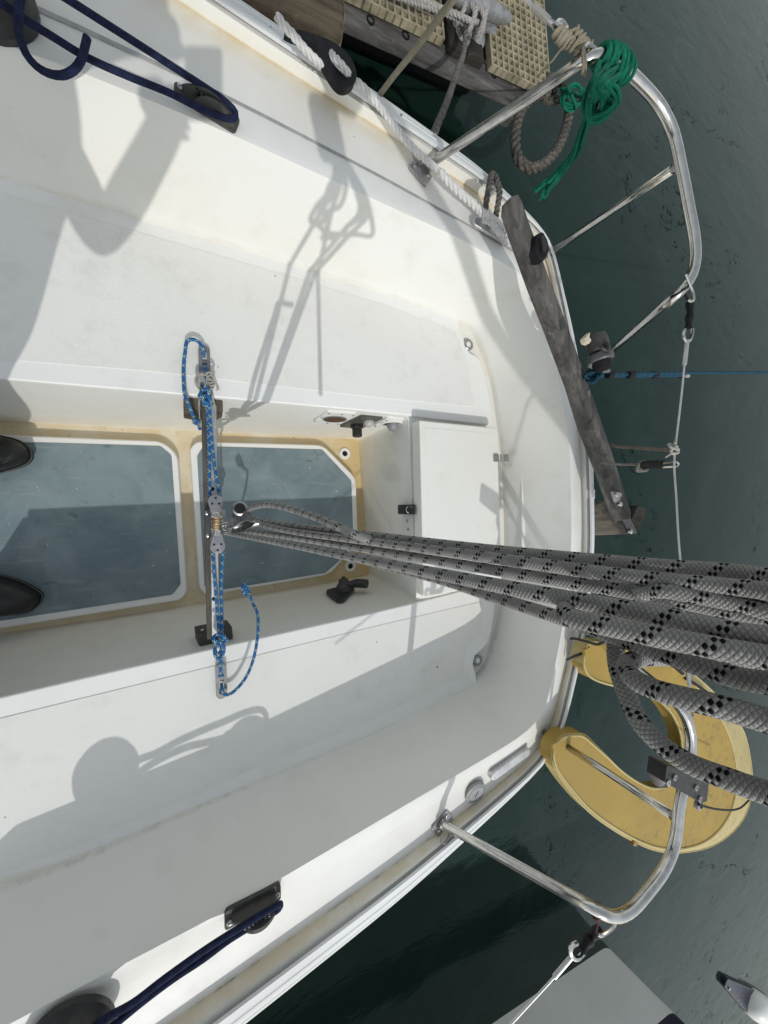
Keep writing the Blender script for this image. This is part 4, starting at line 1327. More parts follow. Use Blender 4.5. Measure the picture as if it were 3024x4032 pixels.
MB().tube([U(2184, 3846, .99), U(2005, 4040, .97), U(1700, 4380, .96)], .0023, 8).build('wire', M['alu'], l2)

l3 = thing('lifeline', 'wire lifeline beside the dock with turnbuckle lashed to the stern rail by beige cord', 'wire', U(2230, 160, 1.0))
MB().tube([U(1900, -160, .96), U(2050, -30, .98), U(2102, 30, .99)], .0034, 8).build('wire', M['alu'], l3)
MB().tube([U(2100, 26, .99), U(2160, 84, 1.0)], .0062, 10).build('sleeve', mat_plain('clear_sleeve', (.34, .33, .30), .35), l3)
MB().tube([U(2152, 76, 1.0), U(2190, 108, 1.0)], .0045, 10).build('swage', M['steel'], l3)
MB().tube(catmull([U(2186,104,1.0), U(2196,92,1.0), U(2216,96,1.0), U(2226,112,1.0), U(2214,128,1.0), U(2192,122,1.0)], .006), .006, 8).build('toggle', M['steel'], l3)
MB().tube(PZ([(2300,190,1.02),(2312,176,1.02),(2330,182,1.02),(2362,210,1.02),(2374,222,1.02)], .008), .0036, 8).build('eye_loop', M['steel'], l3)
ls = thing('beige_lashing', 'many turns of beige cord lashing the lifeline to the upper stern rail', 'cord', U(2250, 150, 1.0))
random.seed(3)
mb = MB()
for (ax_, bx_, n_, w_) in (((2196, 122), (2236, 166), 9, 22), ((2246, 140), (2306, 206), 10, 30)):
    for k in range(n_):
        x, y = lerp2(ax_, bx_, k / (n_ - 1))
        c = U(x, y, 1.005)
        d = V((.62, -.62, 0)); d.normalize()
        u_ = V((.62, .62, .2)).normalized(); w2 = d.cross(u_)
        rr = w_ * .00055 * random.uniform(.85, 1.1)
        sk = random.uniform(-.5, .5) * rr
        mb.tube([c + u_ * math.cos(t) * rr + w2 * math.sin(t) * rr * .7 + d * sk * math.cos(t) for t in [2 * math.pi * i / 16 for i in range(16)]], .0027, 6, closed=True)
mb.tube(PZ([(2300,206,1.02),(2306,250,1.025),(2304,300,1.02)], .006), .0027, 6)
mb.tube(PZ([(2292,206,1.02),(2297,250,1.025),(2294,296,1.02)], .006), .0027, 6)
mb.tube(PZ([(2240,166,1.0),(2208,195,1.0),(2178,236,.99),(2148,268,.98),(2120,300,.97)], .008), .0016, 6)
mb.build('cord', M['beige'], ls)
# ---------------------------------------------------------------- rudder and tiller, swung out over the stern
rd = thing('rudder', 'rudder behind the transom with weathered grey tiller swung round over the stern', 'rudder', U(2420, 2060, .45))
stations = [((2028,768),.042,.80,0.0), ((2040,800),.044,.80,0.0), ((2070,890),.046,.798,.05), ((2145,1100),.053,.79,.10), ((2212,1275),.057,.782,.15), ((2290,1490),.060,.772,.2), ((2350,1660),.062,.764,.3), ((2408,1820),.064,.757,.42), ((2466,1995),.062,.75,.48), ((2480,2034),.060,.748,.48)]
P = [U(x, y, z) for (x, y), w, z, r in stations]
rings = []
for i, ((xy), w, z, rot) in enumerate(stations):
    t = (P[min(i + 1, len(P) - 1)] - P[max(i - 1, 0)]).normalized()
    s_ = V((0, 0, 1)).cross(t).normalized()
    if s_.x > 0: s_ = -s_                       # points inboard / left
    up = t.cross(s_)
    if up.z < 0: up = -up
    a = s_ * math.cos(rot) + up * math.sin(rot)
    b = up * math.cos(rot) - s_ * math.sin(rot)
    hw, hh = w * .44, .022 if i < 6 else .026
    if i == 0: hw *= .8; hh *= .8
    c = P[i] - up * hh
    ch = .22
    rings.append([c + a * (hw * x) + b * (hh * y) for x, y in ((1, 1 - ch), (1 - ch, 1), (-1 + ch, 1), (-1, 1 - ch), (-1, -1 + ch), (-1 + ch, -1), (1 - ch, -1), (1, -1 + ch))])
fine = []
for r0, r1_ in zip(rings, rings[1:]):
    for k in range(6):
        fine.append([p.lerp(q, k / 6) for p, q in zip(r0, r1_)])
fine.append(rings[-1])
M['tiller'] = mat_wood('weathered_tiller', (.150, .143, .137), (.080, .076, .073), 1, 1.0, lich=.5, lichc=(.36, .345, .33))
MB().loft(fine).build('tiller', M['tiller'], rd, smooth=30, bevel=.002)
def zplate(pts3, th, name, mat, parent, rad=.004, bevel=.001):
    f = rounded([U(*p) for p in pts3], rad, 3)
    f = ccw(f)
    return MB().prism(f, drop(f, -th)).build(name, mat, parent, bevel=bevel)
st = zplate([(2410,1935,.765),(2436,1938,.765),(2449,1942,.76),(2452,1972,.75),(2424,1980,.755)], .006, 'strap', M['steel_dull'], rd)
st2 = zplate([(2420,1980,.752),(2450,1970,.750),(2509,2098,.690),(2500,2104,.688),(2474,2096,.69)], .008, 'strap', M['alu_dark'], rd)
for x, y, z in ((2428,1948,.766), (2443,1985,.755), (2455,2019,.742), (2484,2094,.700)):
    MB().lathe(U(x, y, z), (0, 0, 1), [(.0075, -.004), (.0075, .002), (.004, .0045), (0, .0045)], 12).build('bolt', M['steel'], rd)
M['blade'] = mat_wood('algae_rudder', (.150, .135, .110), (.070, .062, .050), 0, .7, lich=.6, lichc=(.26, .22, .13))
top = ccw([U(*p) for p in ((2300,1995,.60),(2345,1988,.60),(2380,1972,.61),(2412,1972,.62),(2455,2030,.64),(2506,2102,.645),(2420,2106,.62),(2300,2110,.60))])
bl_ = MB()
bl_.prism(top, drop(top, -.75, -.01))
bl_.build('blade', M['blade'], rd, bevel=.006)
head = ccw([U(*p) for p in ((2512,1990,.66),(2548,2001,.66),(2532,2046,.66),(2506,2090,.645),(2490,2040,.66))])
MB().prism(head, drop(head, -.5, 0)).build('blade_cheek', M['wood_dark'], rd, bevel=.004)

# black end boot by the rail leg, on the tiller
bt = thing('black_boot', 'black plastic boot wedged between tiller and foot of stern rail leg', 'boot', U(2138, 965, .79))
f = ccw(rounded([U(x, y, .815) for x, y in ((2118,918),(2140,908),(2160,945),(2166,985),(2152,1018),(2130,1022),(2112,975))], .006, 3))
MB().prism(f, drop(f, -.06, .004)).build('shell', M['rubber'], bt, bevel=.006, bseg=3)
f = ccw(rounded([U(x, y, .822) for x, y in ((2132,928),(2142,926),(2156,962),(2150,990),(2140,985))], .004, 3))
MB().prism(f, drop(f, -.012)).build('rib', M['black'], bt, bevel=.002)

# clamp and block at the stern, blue mooring line leading off
cl = thing('rail_clamp_block', 'dark grey swivel block with cream tab clamped to the stern rail foot', 'block', U(2360, 1420, .80))
c = U(2362, 1395, .82)
axd = V((.18, -1, .1)).normalized()
MB().lathe(c - axd * .055, axd, [(.012, 0), (.024, .004), (.027, .02), (.027, .045), (.023, .050)], 20).build('body', M['black_dull'], cl)
MB().lathe(c + axd * .000, axd, [(.029, 0), (.031, .004), (.031, .016), (.028, .020)], 22).build('collar', mat_plain('blue_grey_ring', (.095, .095, .11), .5), cl)
MB().lathe(c + axd * .022, axd, [(.024, 0), (.022, .018), (.012, .022)], 18).build('neck', M['rubber'], cl)
mb = MB()
q = U(2372, 1350, .85)
mb.tube([q + V((.020 * math.cos(t), -.004 + .020 * math.sin(t) * -1, .01 * math.sin(t))) for t in [-.4 + 2.8 * k / 12 for k in range(13)]], .0055, 8)
mb.build('guard', M['black'], cl)
f = ccw([U(x, y, .86) for x, y in ((2302,1330),(2326,1306),(2322,1326),(2331,1340),(2322,1352),(2308,1348))])
MB().prism(f, drop(f, -.014, .001)).build('cream_tab', mat_plain('cream_plastic', (.62, .55, .43), .5), cl, bevel=.002)
mb = MB()
for y0, x0 in ((1425, 0), (1443, 8)):
    mb.tube(PZ([(2320 + x0,1448,.80),(2334 + x0,y0 - 6,.81),(2352 + x0,y0 + 10,.81),(2388 + x0,y0 + 18,.80),(2392,1448 + x0,.79)], .006), .0055, 8)
mb.build('shackle', mat_plain('grey_shackle', (.16, .165, .18), .4), cl)
bm = thing('blue_mooring_line', 'thin blue line with dark wraps stretching aft from the stern over the water', 'rope', U(2340, 1475, .78))
mb = MB()
mb.tube(PZ([(2345,1472,.78),(2440,1474,.79),(2560,1472,.80),(2700,1469,.81),(3024,1466,.83),(3600,1462,.86)], .02), .0048, 10)
mb.tube(PZ([(2350,1480,.78),(2440,1480,.785),(2560,1480,.795),(2680,1478,.805)], .02), .0048, 10)
mb.build('rope', mat_rope('teal_blue_braid', (.018, .085, .15), (.10, .17, .14), .024, 1, (.012, .055, .10), .009), bm)
mb = MB()
random.seed(11)
for k in range(6):
    q = U(2338 + random.uniform(-8, 14), 1470 + random.uniform(-14, 26), .785 + .01 * random.random())
    rx, ry = random.uniform(.010, .020), random.uniform(.008, .016)
    a = random.uniform(0, 3)
    mb.tube([q + V((rx * math.cos(t) , ry * math.sin(t + a * .3), .010 * math.sin(t + a))) for t in [2 * math.pi * i / 16 for i in range(16)]], .0048, 8, closed=True)
mb.build('knot', mat_rope('teal_blue_knot', (.016, .075, .12), (.10, .17, .14), .024, 1, (.010, .045, .075), .009), bm)
for x in (2400, 2482, 2576, 2690):
    p, q = U(x - 9, 1476, .795), U(x + 10 + (16 if x > 2650 else 0), 1475, .797)
    MB().tube([p, q], .0105, 10).build('tape_wrap', M['rubber'], bm)
MB().ball(U(2706, 1480, .81), .009, 8, sq=(1.4, .7, .7)).build('frayed_end', M['cord_white'], bm)

# cords holding the tiller to the wire
c1 = thing('tiller_cord', 'frayed brownish cord from tiller to wire lifeline, the one tied with a white knot', 'cord', U(2540, 1765, .85))
mb = MB()
mb.laid(PZ([(2408,1752,.765),(2433,1758,.79),(2520,1764,.86),(2600,1771,.94),(2648,1772,.978)], .01), .0046, .02, 3, 6)
mb.build('cord', mat_fibre('brown_cord', (.24, .20, .17), (.15, .12, .10)), c1)
mb = MB()
random.seed(5)
for k in range(6):
    q = U(2652 + random.uniform(-8, 8), 1765 + random.uniform(-26, 14), .983)
    mb.tube([q + V((.007 * math.cos(t), .006 * math.sin(t), .005 * math.sin(t + k))) for t in [2 * math.pi * i / 12 for i in range(12)]], .0028, 6, closed=True)
for k in range(4):
    mb.tube([U(2646, 1784, .98), U(2636 - 5 * k, 1792 + 3 * k, .975)], .0018, 5)
mb.build('knot', M['cord_white'], c1)
c2 = thing('tiller_cord', 'grey cord looped round the tiller and hooked on the wire with black clip', 'cord', U(2500, 1825, .85))
mb = MB()
mb.laid(PZ([(2362,1822,.775),(2400,1826,.785),(2445,1828,.80),(2515,1829,.86)], .01), .0036, .016, 3, 6)
mb.build('cord', M['cord_grey'], c2)
mb = MB()
for k in range(3):
    q = U(2522 + 5 * k, 1836, .87)
    mb.tube([q + V((.010 * math.cos(t), .013 * math.sin(t), .007 * math.sin(t + k))) for t in [2 * math.pi * i / 14 for i in range(14)]], .0034, 6, closed=True)
mb.build('knot', M['cord_grey'], c2)
mb = MB()
mb.tube(PZ([(2530,1828,.875),(2575,1826,.92),(2616,1828,.955)], .01), .0085, 10)
mb.tube(PZ([(2536,1838,.872),(2575,1836,.915),(2605,1836,.945)], .01), .006, 10)
mb.build('clip_body', M['rubber'], c2)
MB().tube(PZ([(2608,1840,.95),(2640,1838,.965),(2664,1836,.975),(2670,1828,.98),(2664,1820,.982),(2640,1820,.97),(2612,1824,.955)], .006), .0028, 8).build('hook', M['steel'], c2)

# ---------------------------------------------------------------- horseshoe buoy
hb = thing('horseshoe_buoy', 'faded yellow horseshoe lifebuoy with piped seams and dark smudges hung behind the stern', 'lifebuoy', U(2500, 2950, .66))
Z_ = lambda x, y: (2024 + x / 1.659, 2200 + y / 1.659)
OUTL = [(455,690),(462,620),(482,560),(520,545),(600,548),(740,575),(860,615),(1000,690),(1130,780),(1240,890),(1330,1010),(1400,1150),(1440,1300),(1455,1440),(1440,1560),(1400,1680),(1320,1790),(1220,1860),(1080,1895),(940,1885),(800,1835),(650,1750),(500,1640),(380,1510),(290,1390),(260,1310),(262,1250),(290,1195),(330,1165),(390,1155),(450,1162),
        (520,1220),(610,1300),(700,1385),(800,1455),(900,1498),(990,1490),(1050,1430),(1085,1340),(1095,1220),(1080,1120),(1040,1030),(980,950),(900,900),(800,865),(700,838),(600,815),(520,785),(475,745)]
SIL = [(455,690),(462,620),(482,560),(520,540),(600,543),(740,565),(880,600),(1030,665),(1170,755),(1290,860),(1400,985),(1500,1130),(1540,1290),(1555,1440),(1540,1590),(1490,1710),(1400,1810),(1270,1885),(1090,1918),(940,1908),(800,1855),(645,1768),(492,1655),(370,1522),(282,1396),(250,1315),(252,1250),(282,1190),(330,1150),(390,1145),(460,1150),
       (530,1215),(615,1300),(700,1388),(800,1460),(900,1504),(990,1496),(1050,1434),(1083,1340),(1092,1220),(1077,1122),(1036,1034),(978,956),(900,904),(800,868),(700,841),(600,818),(520,788),(475,748)]
# (arm length already closed by list order: outer edge, tip, inner edge, tip)
zt = .70
top = [U(*Z_(*p), zt) for p in OUTL]
low = [U(*Z_(*p), zt - .02) for p in SIL]
bot = [p + V((0, 0, -.045)) for p in low]
def dense(r):
    return catmull(r, .02, closed=True)
k3 = 4
def closed_dense(r):
    out = []
    n = len(r)
    for i in range(n):
        p0, p1, p2, p3 = r[i - 1], r[i], r[(i + 1) % n], r[(i + 2) % n]
        for j in range(k3):
            t = j / k3
            out.append(.5 * ((2 * p1) + (p2 - p0) * t + (2 * p0 - 5 * p1 + 4 * p2 - p3) * t * t + (3 * p1 - p0 - 3 * p2 + p3) * t ** 3))
    return out
top, low, bot = closed_dense(top), closed_dense(low), closed_dense(bot)
n_ = len(top)
mb = MB()
tri = tessellate_polygon([top])
mb.add(top, [list(t) for t in tri])
M['buoy'] = None
def mat_buoy(name, a, b, grime):
    n = NT(name)
    k = n.noise(3.5, 5, .6)
    c = n.mix(n.ramp(k, .32, .7), a, b)
    st_ = n.noise(26, 7, .75, n.stretch((1, 1, 1)), dist=1.0)
    p = n.xyz()
    zone = n.ramp(p[0], 1.18, 1.34)
    gr = n.m('MULTIPLY', n.ramp(st_, .53, .68), n.m('ADD', n.m('MULTIPLY', zone, grime), .03))
    c = n.mix(gr, c, (.14, .10, .06))
    c = n.mix(n.ramp(n.noise(5, 4, .6), .5, .8, 0, .22), c, tuple(x * .6 for x in b))
    return n.out(c, .6, nrm=n.bump(n.noise(9, 5, .6, dist=.8), .006, .4))
M['buoy'] = mat_buoy('faded_yellow_vinyl', (.41, .275, .050), (.35, .235, .052), .75)
M['buoy_side'] = mat_buoy('pale_yellow_vinyl', (.52, .43, .20), (.46, .37, .15), .6)
face = mb.build('front_face', M['buoy'], hb, smooth=30)
mb = MB()
vs = top + low + bot
mb.add(vs, [(i, n_ + i, n_ + (i + 1) % n_, (i + 1) % n_) for i in range(n_)] + [(n_ + i, 2 * n_ + i, 2 * n_ + (i + 1) % n_, n_ + (i + 1) % n_) for i in range(n_)])
mb.add(bot, [list(t)[::-1] for t in tessellate_polygon([bot])])
mb.m = [1 if (k < 2 * n_ and (k % n_) > 24 * k3) or k >= 2 * n_ else 0 for k in range(len(mb.f))]
mb.build('side_band', [M['buoy_side'], M['buoy']], hb, smooth=60)
MB().tube([p + V((0, 0, .001)) for p in top], .0032, 6, closed=True).build('piping', M['buoy_side'], hb)
MB().tube(low, .003, 6, closed=True).build('piping', M['buoy_side'], hb)
MB().tube([U(*Z_(*p), .735) for p in ((1000,684),(1045,705),(1100,750))], .006, 8).build('strap', M['rubber'], hb)
MB().tube(catmull([U(*Z_(*p), .705) for p in ((1120,780),(1200,830),(1270,880))], .01), .006, 8).build('strap', M['rubber'], hb)
for p, q in (((225,1205),(275,1235)), ((700,352 + 250),(680,632))):
    pass
for p in ((262, 1225), (470, 610)):
    c = U(*Z_(*p), .70)
    MB().box(c, (1, .2, 0), (-.2, 1, 0), (0, 0, 1), .020, .026, .012).build('strap_keeper', M['buoy'], hb, bevel=.002)
MB().box(U(*Z_(778, 1840), .68), (1, -.5, 0), (.5, 1, 0), (0, 0, 1), .022, .024, .02).build('buckle', mat_plain('brass_buckle', (.40, .26, .10), .4, .6), hb, bevel=.002)

# black holder on the rail and its string
hd = thing('buoy_holder', 'black plastic holder plate on the lower stern rail, partly behind the rope loop', 'holder', U(2700, 3070, 1.02))
f = ccw(rounded([U(*Z_(*p), 1.045) for p in ((1000,1350),(1275,1455),(1262,1585),(1225,1600),(985,1460))], .004, 3))
MB().prism(f, drop(f, -.035, .001)).build('plate', M['black'], hd, bevel=.003)
for p in ((1007, 1465), (1050, 1430), (1190, 1497), (1215, 1570)):
    MB().lathe(U(*Z_(*p), 1.0465), (0, 0, 1), [(.0062, -.001), (.0062, .0015), (.003, .002), (.003, .001), (0, .001)], 12).build('bolt', M['steel'] if p[0] < 1020 else M['steel_dull'], hd)
MB().lathe(U(*Z_(1205, 1605), 1.03), (0, 0, 1), [(.011, -.004), (.011, .004), (.006, .006), (.006, 0)], 16).build('eyelet', M['grey_plastic'], hd)
MB().lathe(U(*Z_(945, 1390), .98), V((.3, -1, 0)), [(.018, -.02), (.020, 0), (.018, .025), (.010, .03)], 16).build('float_plug', mat_plain('mauve_grey_plastic', (.20, .18, .18), .6), hd)
MB().tube(catmull([U(*Z_(*p), z) for p, z in (((1205,1605),1.036), ((1260,1622),1.02), ((1340,1638),.95), ((1440,1640),.88), ((1490,1620),.85), ((1540,1570),.82))], .008), .0026, 8).build('string', M['rubber'], hd)

# dark ties between buoy and stern
for pts, lab in (([(2246,2515,.64),(2262,2514,.66),(2310,2526,.71),(2350,2537,.76),(2375,2528,.80)], 'dark worn tie from the transom edge to the stern rail foot'),
                 ([(2232,2598,.63),(2258,2585,.65),(2290,2572,.67),(2302,2566,.69),(2318,2545,.70)], 'short dark tie from the transom edge to the buoy tip')):
    t = thing('tie_cord', lab, 'cord', U(*pts[0]))
    MB().laid(PZ(pts, .008), .0042, .018, 3, 6).build('cord', mat_fibre('dark_cord', (.09, .085, .08), (.035, .033, .03)), t)
# ---------------------------------------------------------------- dock alongside
ZD = .13
dk = thing('dock', 'weathered timber finger dock with beige plastic grating panels, ending beside the stern', 'dock', U(1900, 150, ZD))
g0, g1 = U(1940, 249, ZD), U(2150, 352, ZD)
e1 = (g1 - g0).normalized()                       # along the dock edge, aft
e2 = V((0, 0, 1)).cross(e1).normalized()          # across the dock, away from the boat
M['grate'] = mat_plain('beige_grp', (.36, .315, .215), .7, var=.5, scale=14, bump=.001)
CELL = .0335
def lattice(o, n1, n2, h=.032, bar=.0085, shear=0.0):
    """moulded open grating: bars both ways with a solid rim"""
    m_ = MB()
    L1, L2 = n1 * CELL, n2 * CELL
    z0 = V((0, 0, -h / 2))
    for i in range(n1 + 1):
        m_.box(o + e1 * (i * CELL + random.uniform(-.0012, .0012)) + e2 * (L2 / 2) + z0, e1, e2, (0, 0, 1), bar, L2 + bar, h)
    for j in range(n2 + 1):
        m_.box(o + e1 * (L1 / 2) + e2 * (j * CELL) + z0 - V((0, 0, .0008)), e1, e2, (0, 0, 1), L1 + bar - .001, bar, h - .0016)
    return m_
wide = (U(2172, 350, ZD) - g0).dot(e1)
n1 = int(round(wide / CELL))
gp_ = lattice(g0, n1, 26).build('grating', M['grate'], dk, smooth=0)
h0 = U(1749, 147, ZD)
lattice(h0 - e1 * CELL * 22, 22, 26).build('grating', M['grate'], dk, smooth=0)
# timbers: edge beam, bearers under the grating, the cross plank with the cleat
M['dock_wood'] = mat_wood('grey_dock_timber', (.150, .146, .140), (.070, .067, .063), 0, .8, lich=.6, lichc=(.32, .315, .30))
ang = math.atan2(e1.y, e1.x)
def timber(p, q, w, h, name, mat, bevel=.012, ztop=0.0):
    d = (q - p).normalized(); s_ = V((0, 0, 1)).cross(d)
    n = max(2, int((q - p).length / .08))
    random.seed(int(abs(p.x * 100)))
    rings = []
    for i in range(n + 1):
        c = p.lerp(q, i / n)
        j = lambda a: random.uniform(-a, a)
        rings.append([c + s_ * (w / 2 + j(.003)) + V((0, 0, -.012)), c + s_ * (w / 2 - .016) + V((0, 0, j(.002))), c - s_ * (w / 2 - .018) + V((0, 0, j(.002))), c - s_ * (w / 2 + j(.003)) + V((0, 0, -.018)), c - s_ * (w / 2) + V((0, 0, -h)), c + s_ * (w / 2) + V((0, 0, -h))])
    return MB().loft(rings).build(name, mat, dk, smooth=30, bevel=bevel)
eb0, eb1 = U(1322, -2, .085), U(2076, 364, .085)
timber(eb0 - (eb1 - eb0) * .8, eb1, .100, .055, 'edge_beam', M['dock_wood'])
for x, y in ((1598, 138), (1945, 292), (1460, 78)):
    c = U(x, y, .087)
    b_ = MB().lathe(c, (0, 0, 1), [(.018, -.03), (.018, .0015), (.012, .002), (.012, -.02), (0, -.02)], 14).build('bolt_hole', M['rubber'], dk)
timber(g0 + e2 * .90 - e1 * 1.6 + V((0, 0, -.035)), g0 + e2 * .90 + e1 * .30 + V((0, 0, -.035)), .12, .15, 'bearer', M['wood_dark'])
timber(g0 + e2 * .30 - e1 * 1.6 + V((0, 0, -.036)), g0 + e2 * .30 + e1 * .30 + V((0, 0, -.036)), .10, .15, 'bearer', M['wood_dark'])
c0_ = h0 + e1 * .030
for k in range(2):
    o = c0_ + e1 * (.052 + .098 * k) + V((0, 0, .004 * k - .002))
    timber(o - e2 * .01, o + e2 * .95, .092, .05, 'cross_plank', M['wood_dark'], .006)
MB().box(U(2010, 440, .02), e1, e2, (0, 0, 1), .05, .05, .12).build('fender_block', M['dock_wood'], dk, bevel=.008)
for dx, dy in ((.15, .15), (-1.8, .5)):
    q = g0 + e1 * dx + e2 * (dy + .35) + V((0, 0, -.2))
    MB().lathe(q, (0, 0, 1), [(.13, -1.5), (.13, .05), (.125, .06), (0, .06)], 20).build('pile', M['wood_dark'], dk)
MB().box(g0 - e1 * .9 + e2 * .55 + V((0, 0, -.22)), e1, e2, (0, 0, 1), 2.0, .8, .16).build('float_tank', M['rubber'], dk, bevel=.03)

# galvanised horn cleat on the cross planks
hc = thing('dock_cleat', 'large grey galvanised horn cleat on the dock planks with mooring ropes wrapped round', 'cleat', U(1860, 60, ZD))
M['galv'] = mat_plain('galvanised', (.30, .31, .315), .55, metal=.3, var=.45, scale=30, bump=.002)
c = U(1865, 70, .20)
p, q = U(1822, 0, .235), U(2000, 74, .21)
d = (q - p).normalized()
rings = []
path = [p - d * .06, p - d * .02, p, p.lerp(q, .3), p.lerp(q, .55), p.lerp(q, .8), q - d * .01, q + d * .012]
MB().tube(even(catmull(path, .01), .01), [.013 + .022 * math.sin(math.pi * min(1, max(0, k / (len(even(catmull(path, .01), .01)) - 1)))) ** .6 for k in range(len(even(catmull(path, .01), .01)))], 14, flat=.8).build('horn', M['galv'], hc)
for t in (.32, .62):
    b_ = p.lerp(q, t)
    MB().lathe(V((b_.x, b_.y, ZD - .01)), (0, 0, 1), [(.045, 0), (.040, .01), (.022, .03), (.022, b_.z - ZD)], 14).build('leg', M['galv'], hc)
MB().box(U(1890, 85, ZD + .004), d, V((0, 0, 1)).cross(d), (0, 0, 1), .19, .07, .012).build('foot', M['galv'], hc, bevel=.004)

# ---------------------------------------------------------------- mooring ropes
M['rope_white'] = mat_fibre('white_polyester', (.72, .71, .70), (.60, .59, .57), dark=(.30, .28, .25))
M['rope_dirty'] = mat_fibre('dirty_white_rope', (.42, .41, .39), (.30, .29, .275), dark=(.12, .11, .10))
M['rope_grey'] = mat_fibre('weathered_grey_rope', (.175, .165, .155), (.085, .079, .074))
M['rope_old'] = mat_fibre('old_brown_rope', (.13, .118, .10), (.05, .046, .04), dark=(.03, .027, .02))

sn = thing('rubber_snubber', 'black teardrop rubber snubber threaded on the white mooring rope', 'snubber', U(1310, 240, .72))
OUT_S = [(1122,118),(1150,116),(1195,120),(1255,140),(1318,168),(1378,222),(1403,280),(1398,322),(1364,345),(1326,328),(1277,252),(1243,190),(1195,152),(1150,134)]
zs = .70
slot_ = [(1300,212),(1318,214),(1345,236),(1372,268),(1382,292),(1372,304),(1352,292),(1322,262),(1302,236)]
def smooth_ring(pts, z):
    return closed_dense([U(x, y, z) for x, y in pts])
outer, inner = smooth_ring(OUT_S, zs), smooth_ring(slot_, zs)
flat_ = outer + inner
tri = tessellate_polygon([outer, inner])
m_ = MB()
n_ = len(flat_)
m_.add(flat_ + [p_ - V((0, 0, .018)) for p_ in flat_], [list(t) for t in tri] + [[c_ + n_, b_ + n_, a_ + n_] for a_, b_, c_ in tri]
       + [[i, n_ + i, n_ + (i + 1) % len(outer), (i + 1) % len(outer)] for i in range(len(outer))]
       + [[len(outer) + i, len(outer) + (i + 1) % len(inner), n_ + len(outer) + (i + 1) % len(inner), n_ + len(outer) + i] for i in range(len(inner))])
m_.build('body', M['rubber'], sn, smooth=40, bevel=.0025)

wm = thing('white_mooring_rope', 'white three strand mooring rope from the snubber down to the grey stern cleat', 'rope', U(1500, 430, .68))
RWm = .0084
MB().laid(PZ([(1090,60,.73),(1112,96,.727),(1150,134,.722),(1198,192,.712),(1246,240,.705),(1262,258,.695)], .01), RWm, .040, 3, 8).build('rope_end', M['rope_white'], wm)
MB().laid(PZ([(1298,208,.680),(1308,220,.700),(1335,246,.709),(1362,280,.705),(1374,298,.690)], .008), RWm, .040, 3, 8).build('slot_turn', M['rope_white'], wm)
MB().laid(PZ([(1380,300,.680),(1398,318,.684),(1436,350,.682),(1508,436,.678),(1560,503,.676),(1603,560,.676),(1651,606,.675),(1724,670,.673),(1762,710,.672)], .01), RWm, .040, 3, 8).build('rope', M['rope_white'], wm)
MB().laid(PZ([(1730,676,.676),(1775,722,.677),(1822,768,.675),(1868,806,.672)], .01), RWm * 1.25, .046, 3, 8).build('splice', M['rope_white'], wm)
MB().laid(PZ([(1855,796,.672),(1904,836,.670),(1945,862,.668),(1975,892,.662),(1995,920,.652)], .01), RWm, .040, 3, 8).build('eye_leg', M['rope_white'], wm)
MB().laid(PZ([(1840,786,.668),(1895,838,.664),(1936,876,.664),(1962,910,.662),(1984,940,.656),(1998,962,.648)], .01), RWm, .040, 3, 8).build('eye_leg', M['rope_white'], wm)
MB().laid(PZ([(1900,866,.655),(1918,870,.662),(1940,888,.662),(1962,918,.658),(1990,955,.650)], .01), RWm * .9, .036, 3, 8).build('turn', M['rope_white'], wm)

gm = thing('grey_mooring_rope', 'twisted grey rope hanging from the dock cleat down to the boat side', 'rope', U(1780, 330, .2))
RG = .0115
MB().laid(PZ([(1838,70,.20),(1836,102,.195),(1830,180,.20),(1822,225,.22),(1806,264,.26),(1784,332,.34),(1748,432,.46),(1722,492,.53),(1700,560,.58),(1690,640,.52)], .02), RG, .075, 3, 8).build('rope', M['rope_grey'], gm)
gl = thing('grey_rope_loop', 'grey rope loop lying over the toe rail onto the stern cleat', 'rope', U(1940, 740, .66))
MB().laid(PZ([(1905,870,.655),(1912,820,.660),(1921,760,.668),(1932,706,.664),(1938,684,.645),(1946,690,.640),(1956,712,.662),(1968,752,.668),(1962,800,.662),(1953,848,.655),(1944,878,.650)], .01), .0085, .044, 3, 8).build('rope', M['rope_grey'], gl)
wd = thing('white_dock_rope', 'white rope lying on the dock, tied with turns round the horn cleat', 'rope', U(1750, 40, .2))
mb = MB()
mb.laid(PZ([(1560,-40,.20),(1640,-6,.20),(1700,18,.20),(1760,42,.21),(1812,62,.225),(1850,82,.225),(1896,92,.20)], .02), .0105, .05, 3, 7)
mb.laid(PZ([(1540,-20,.19),(1650,16,.19),(1730,44,.195),(1790,70,.20),(1826,96,.19)], .02), .0095, .048, 3, 7)
mb.build('rope', M['rope_dirty'], wd)
mb = MB()
for k, (x, y) in enumerate(((1815,40),(1834,60),(1852,78),(1872,84),(1890,92))):
    c = U(x, y, .205)
    a = d; b_ = V((0, 0, 1)); s_ = a.cross(b_)
    lp = [c + (s_ * .75 + a * (.5 if k % 2 else -.45)).normalized() * (.042 * math.cos(t)) + b_ * (.040 * math.sin(t)) for t in [2 * math.pi * i / 22 for i in range(23)]]
    mb.laid(lp, .0095, .048, 3, 7)
mb.build('cleat_turns', M['rope_dirty'], wd)
bg = thing('beige_braided_line', 'thin beige braided line slanting from above the dock down to the boat edge', 'rope', U(1640, 190, .8))
MB().tube(PZ([(1484,388,.60),(1552,298,.68),(1619,215,.75),(1686,128,.82),(1736,58,.88),(1768,20,.92),(1800,-30,.96),(1850,-120,1.02)], .02), .0062, 12).build('line', M['beige'], bg)

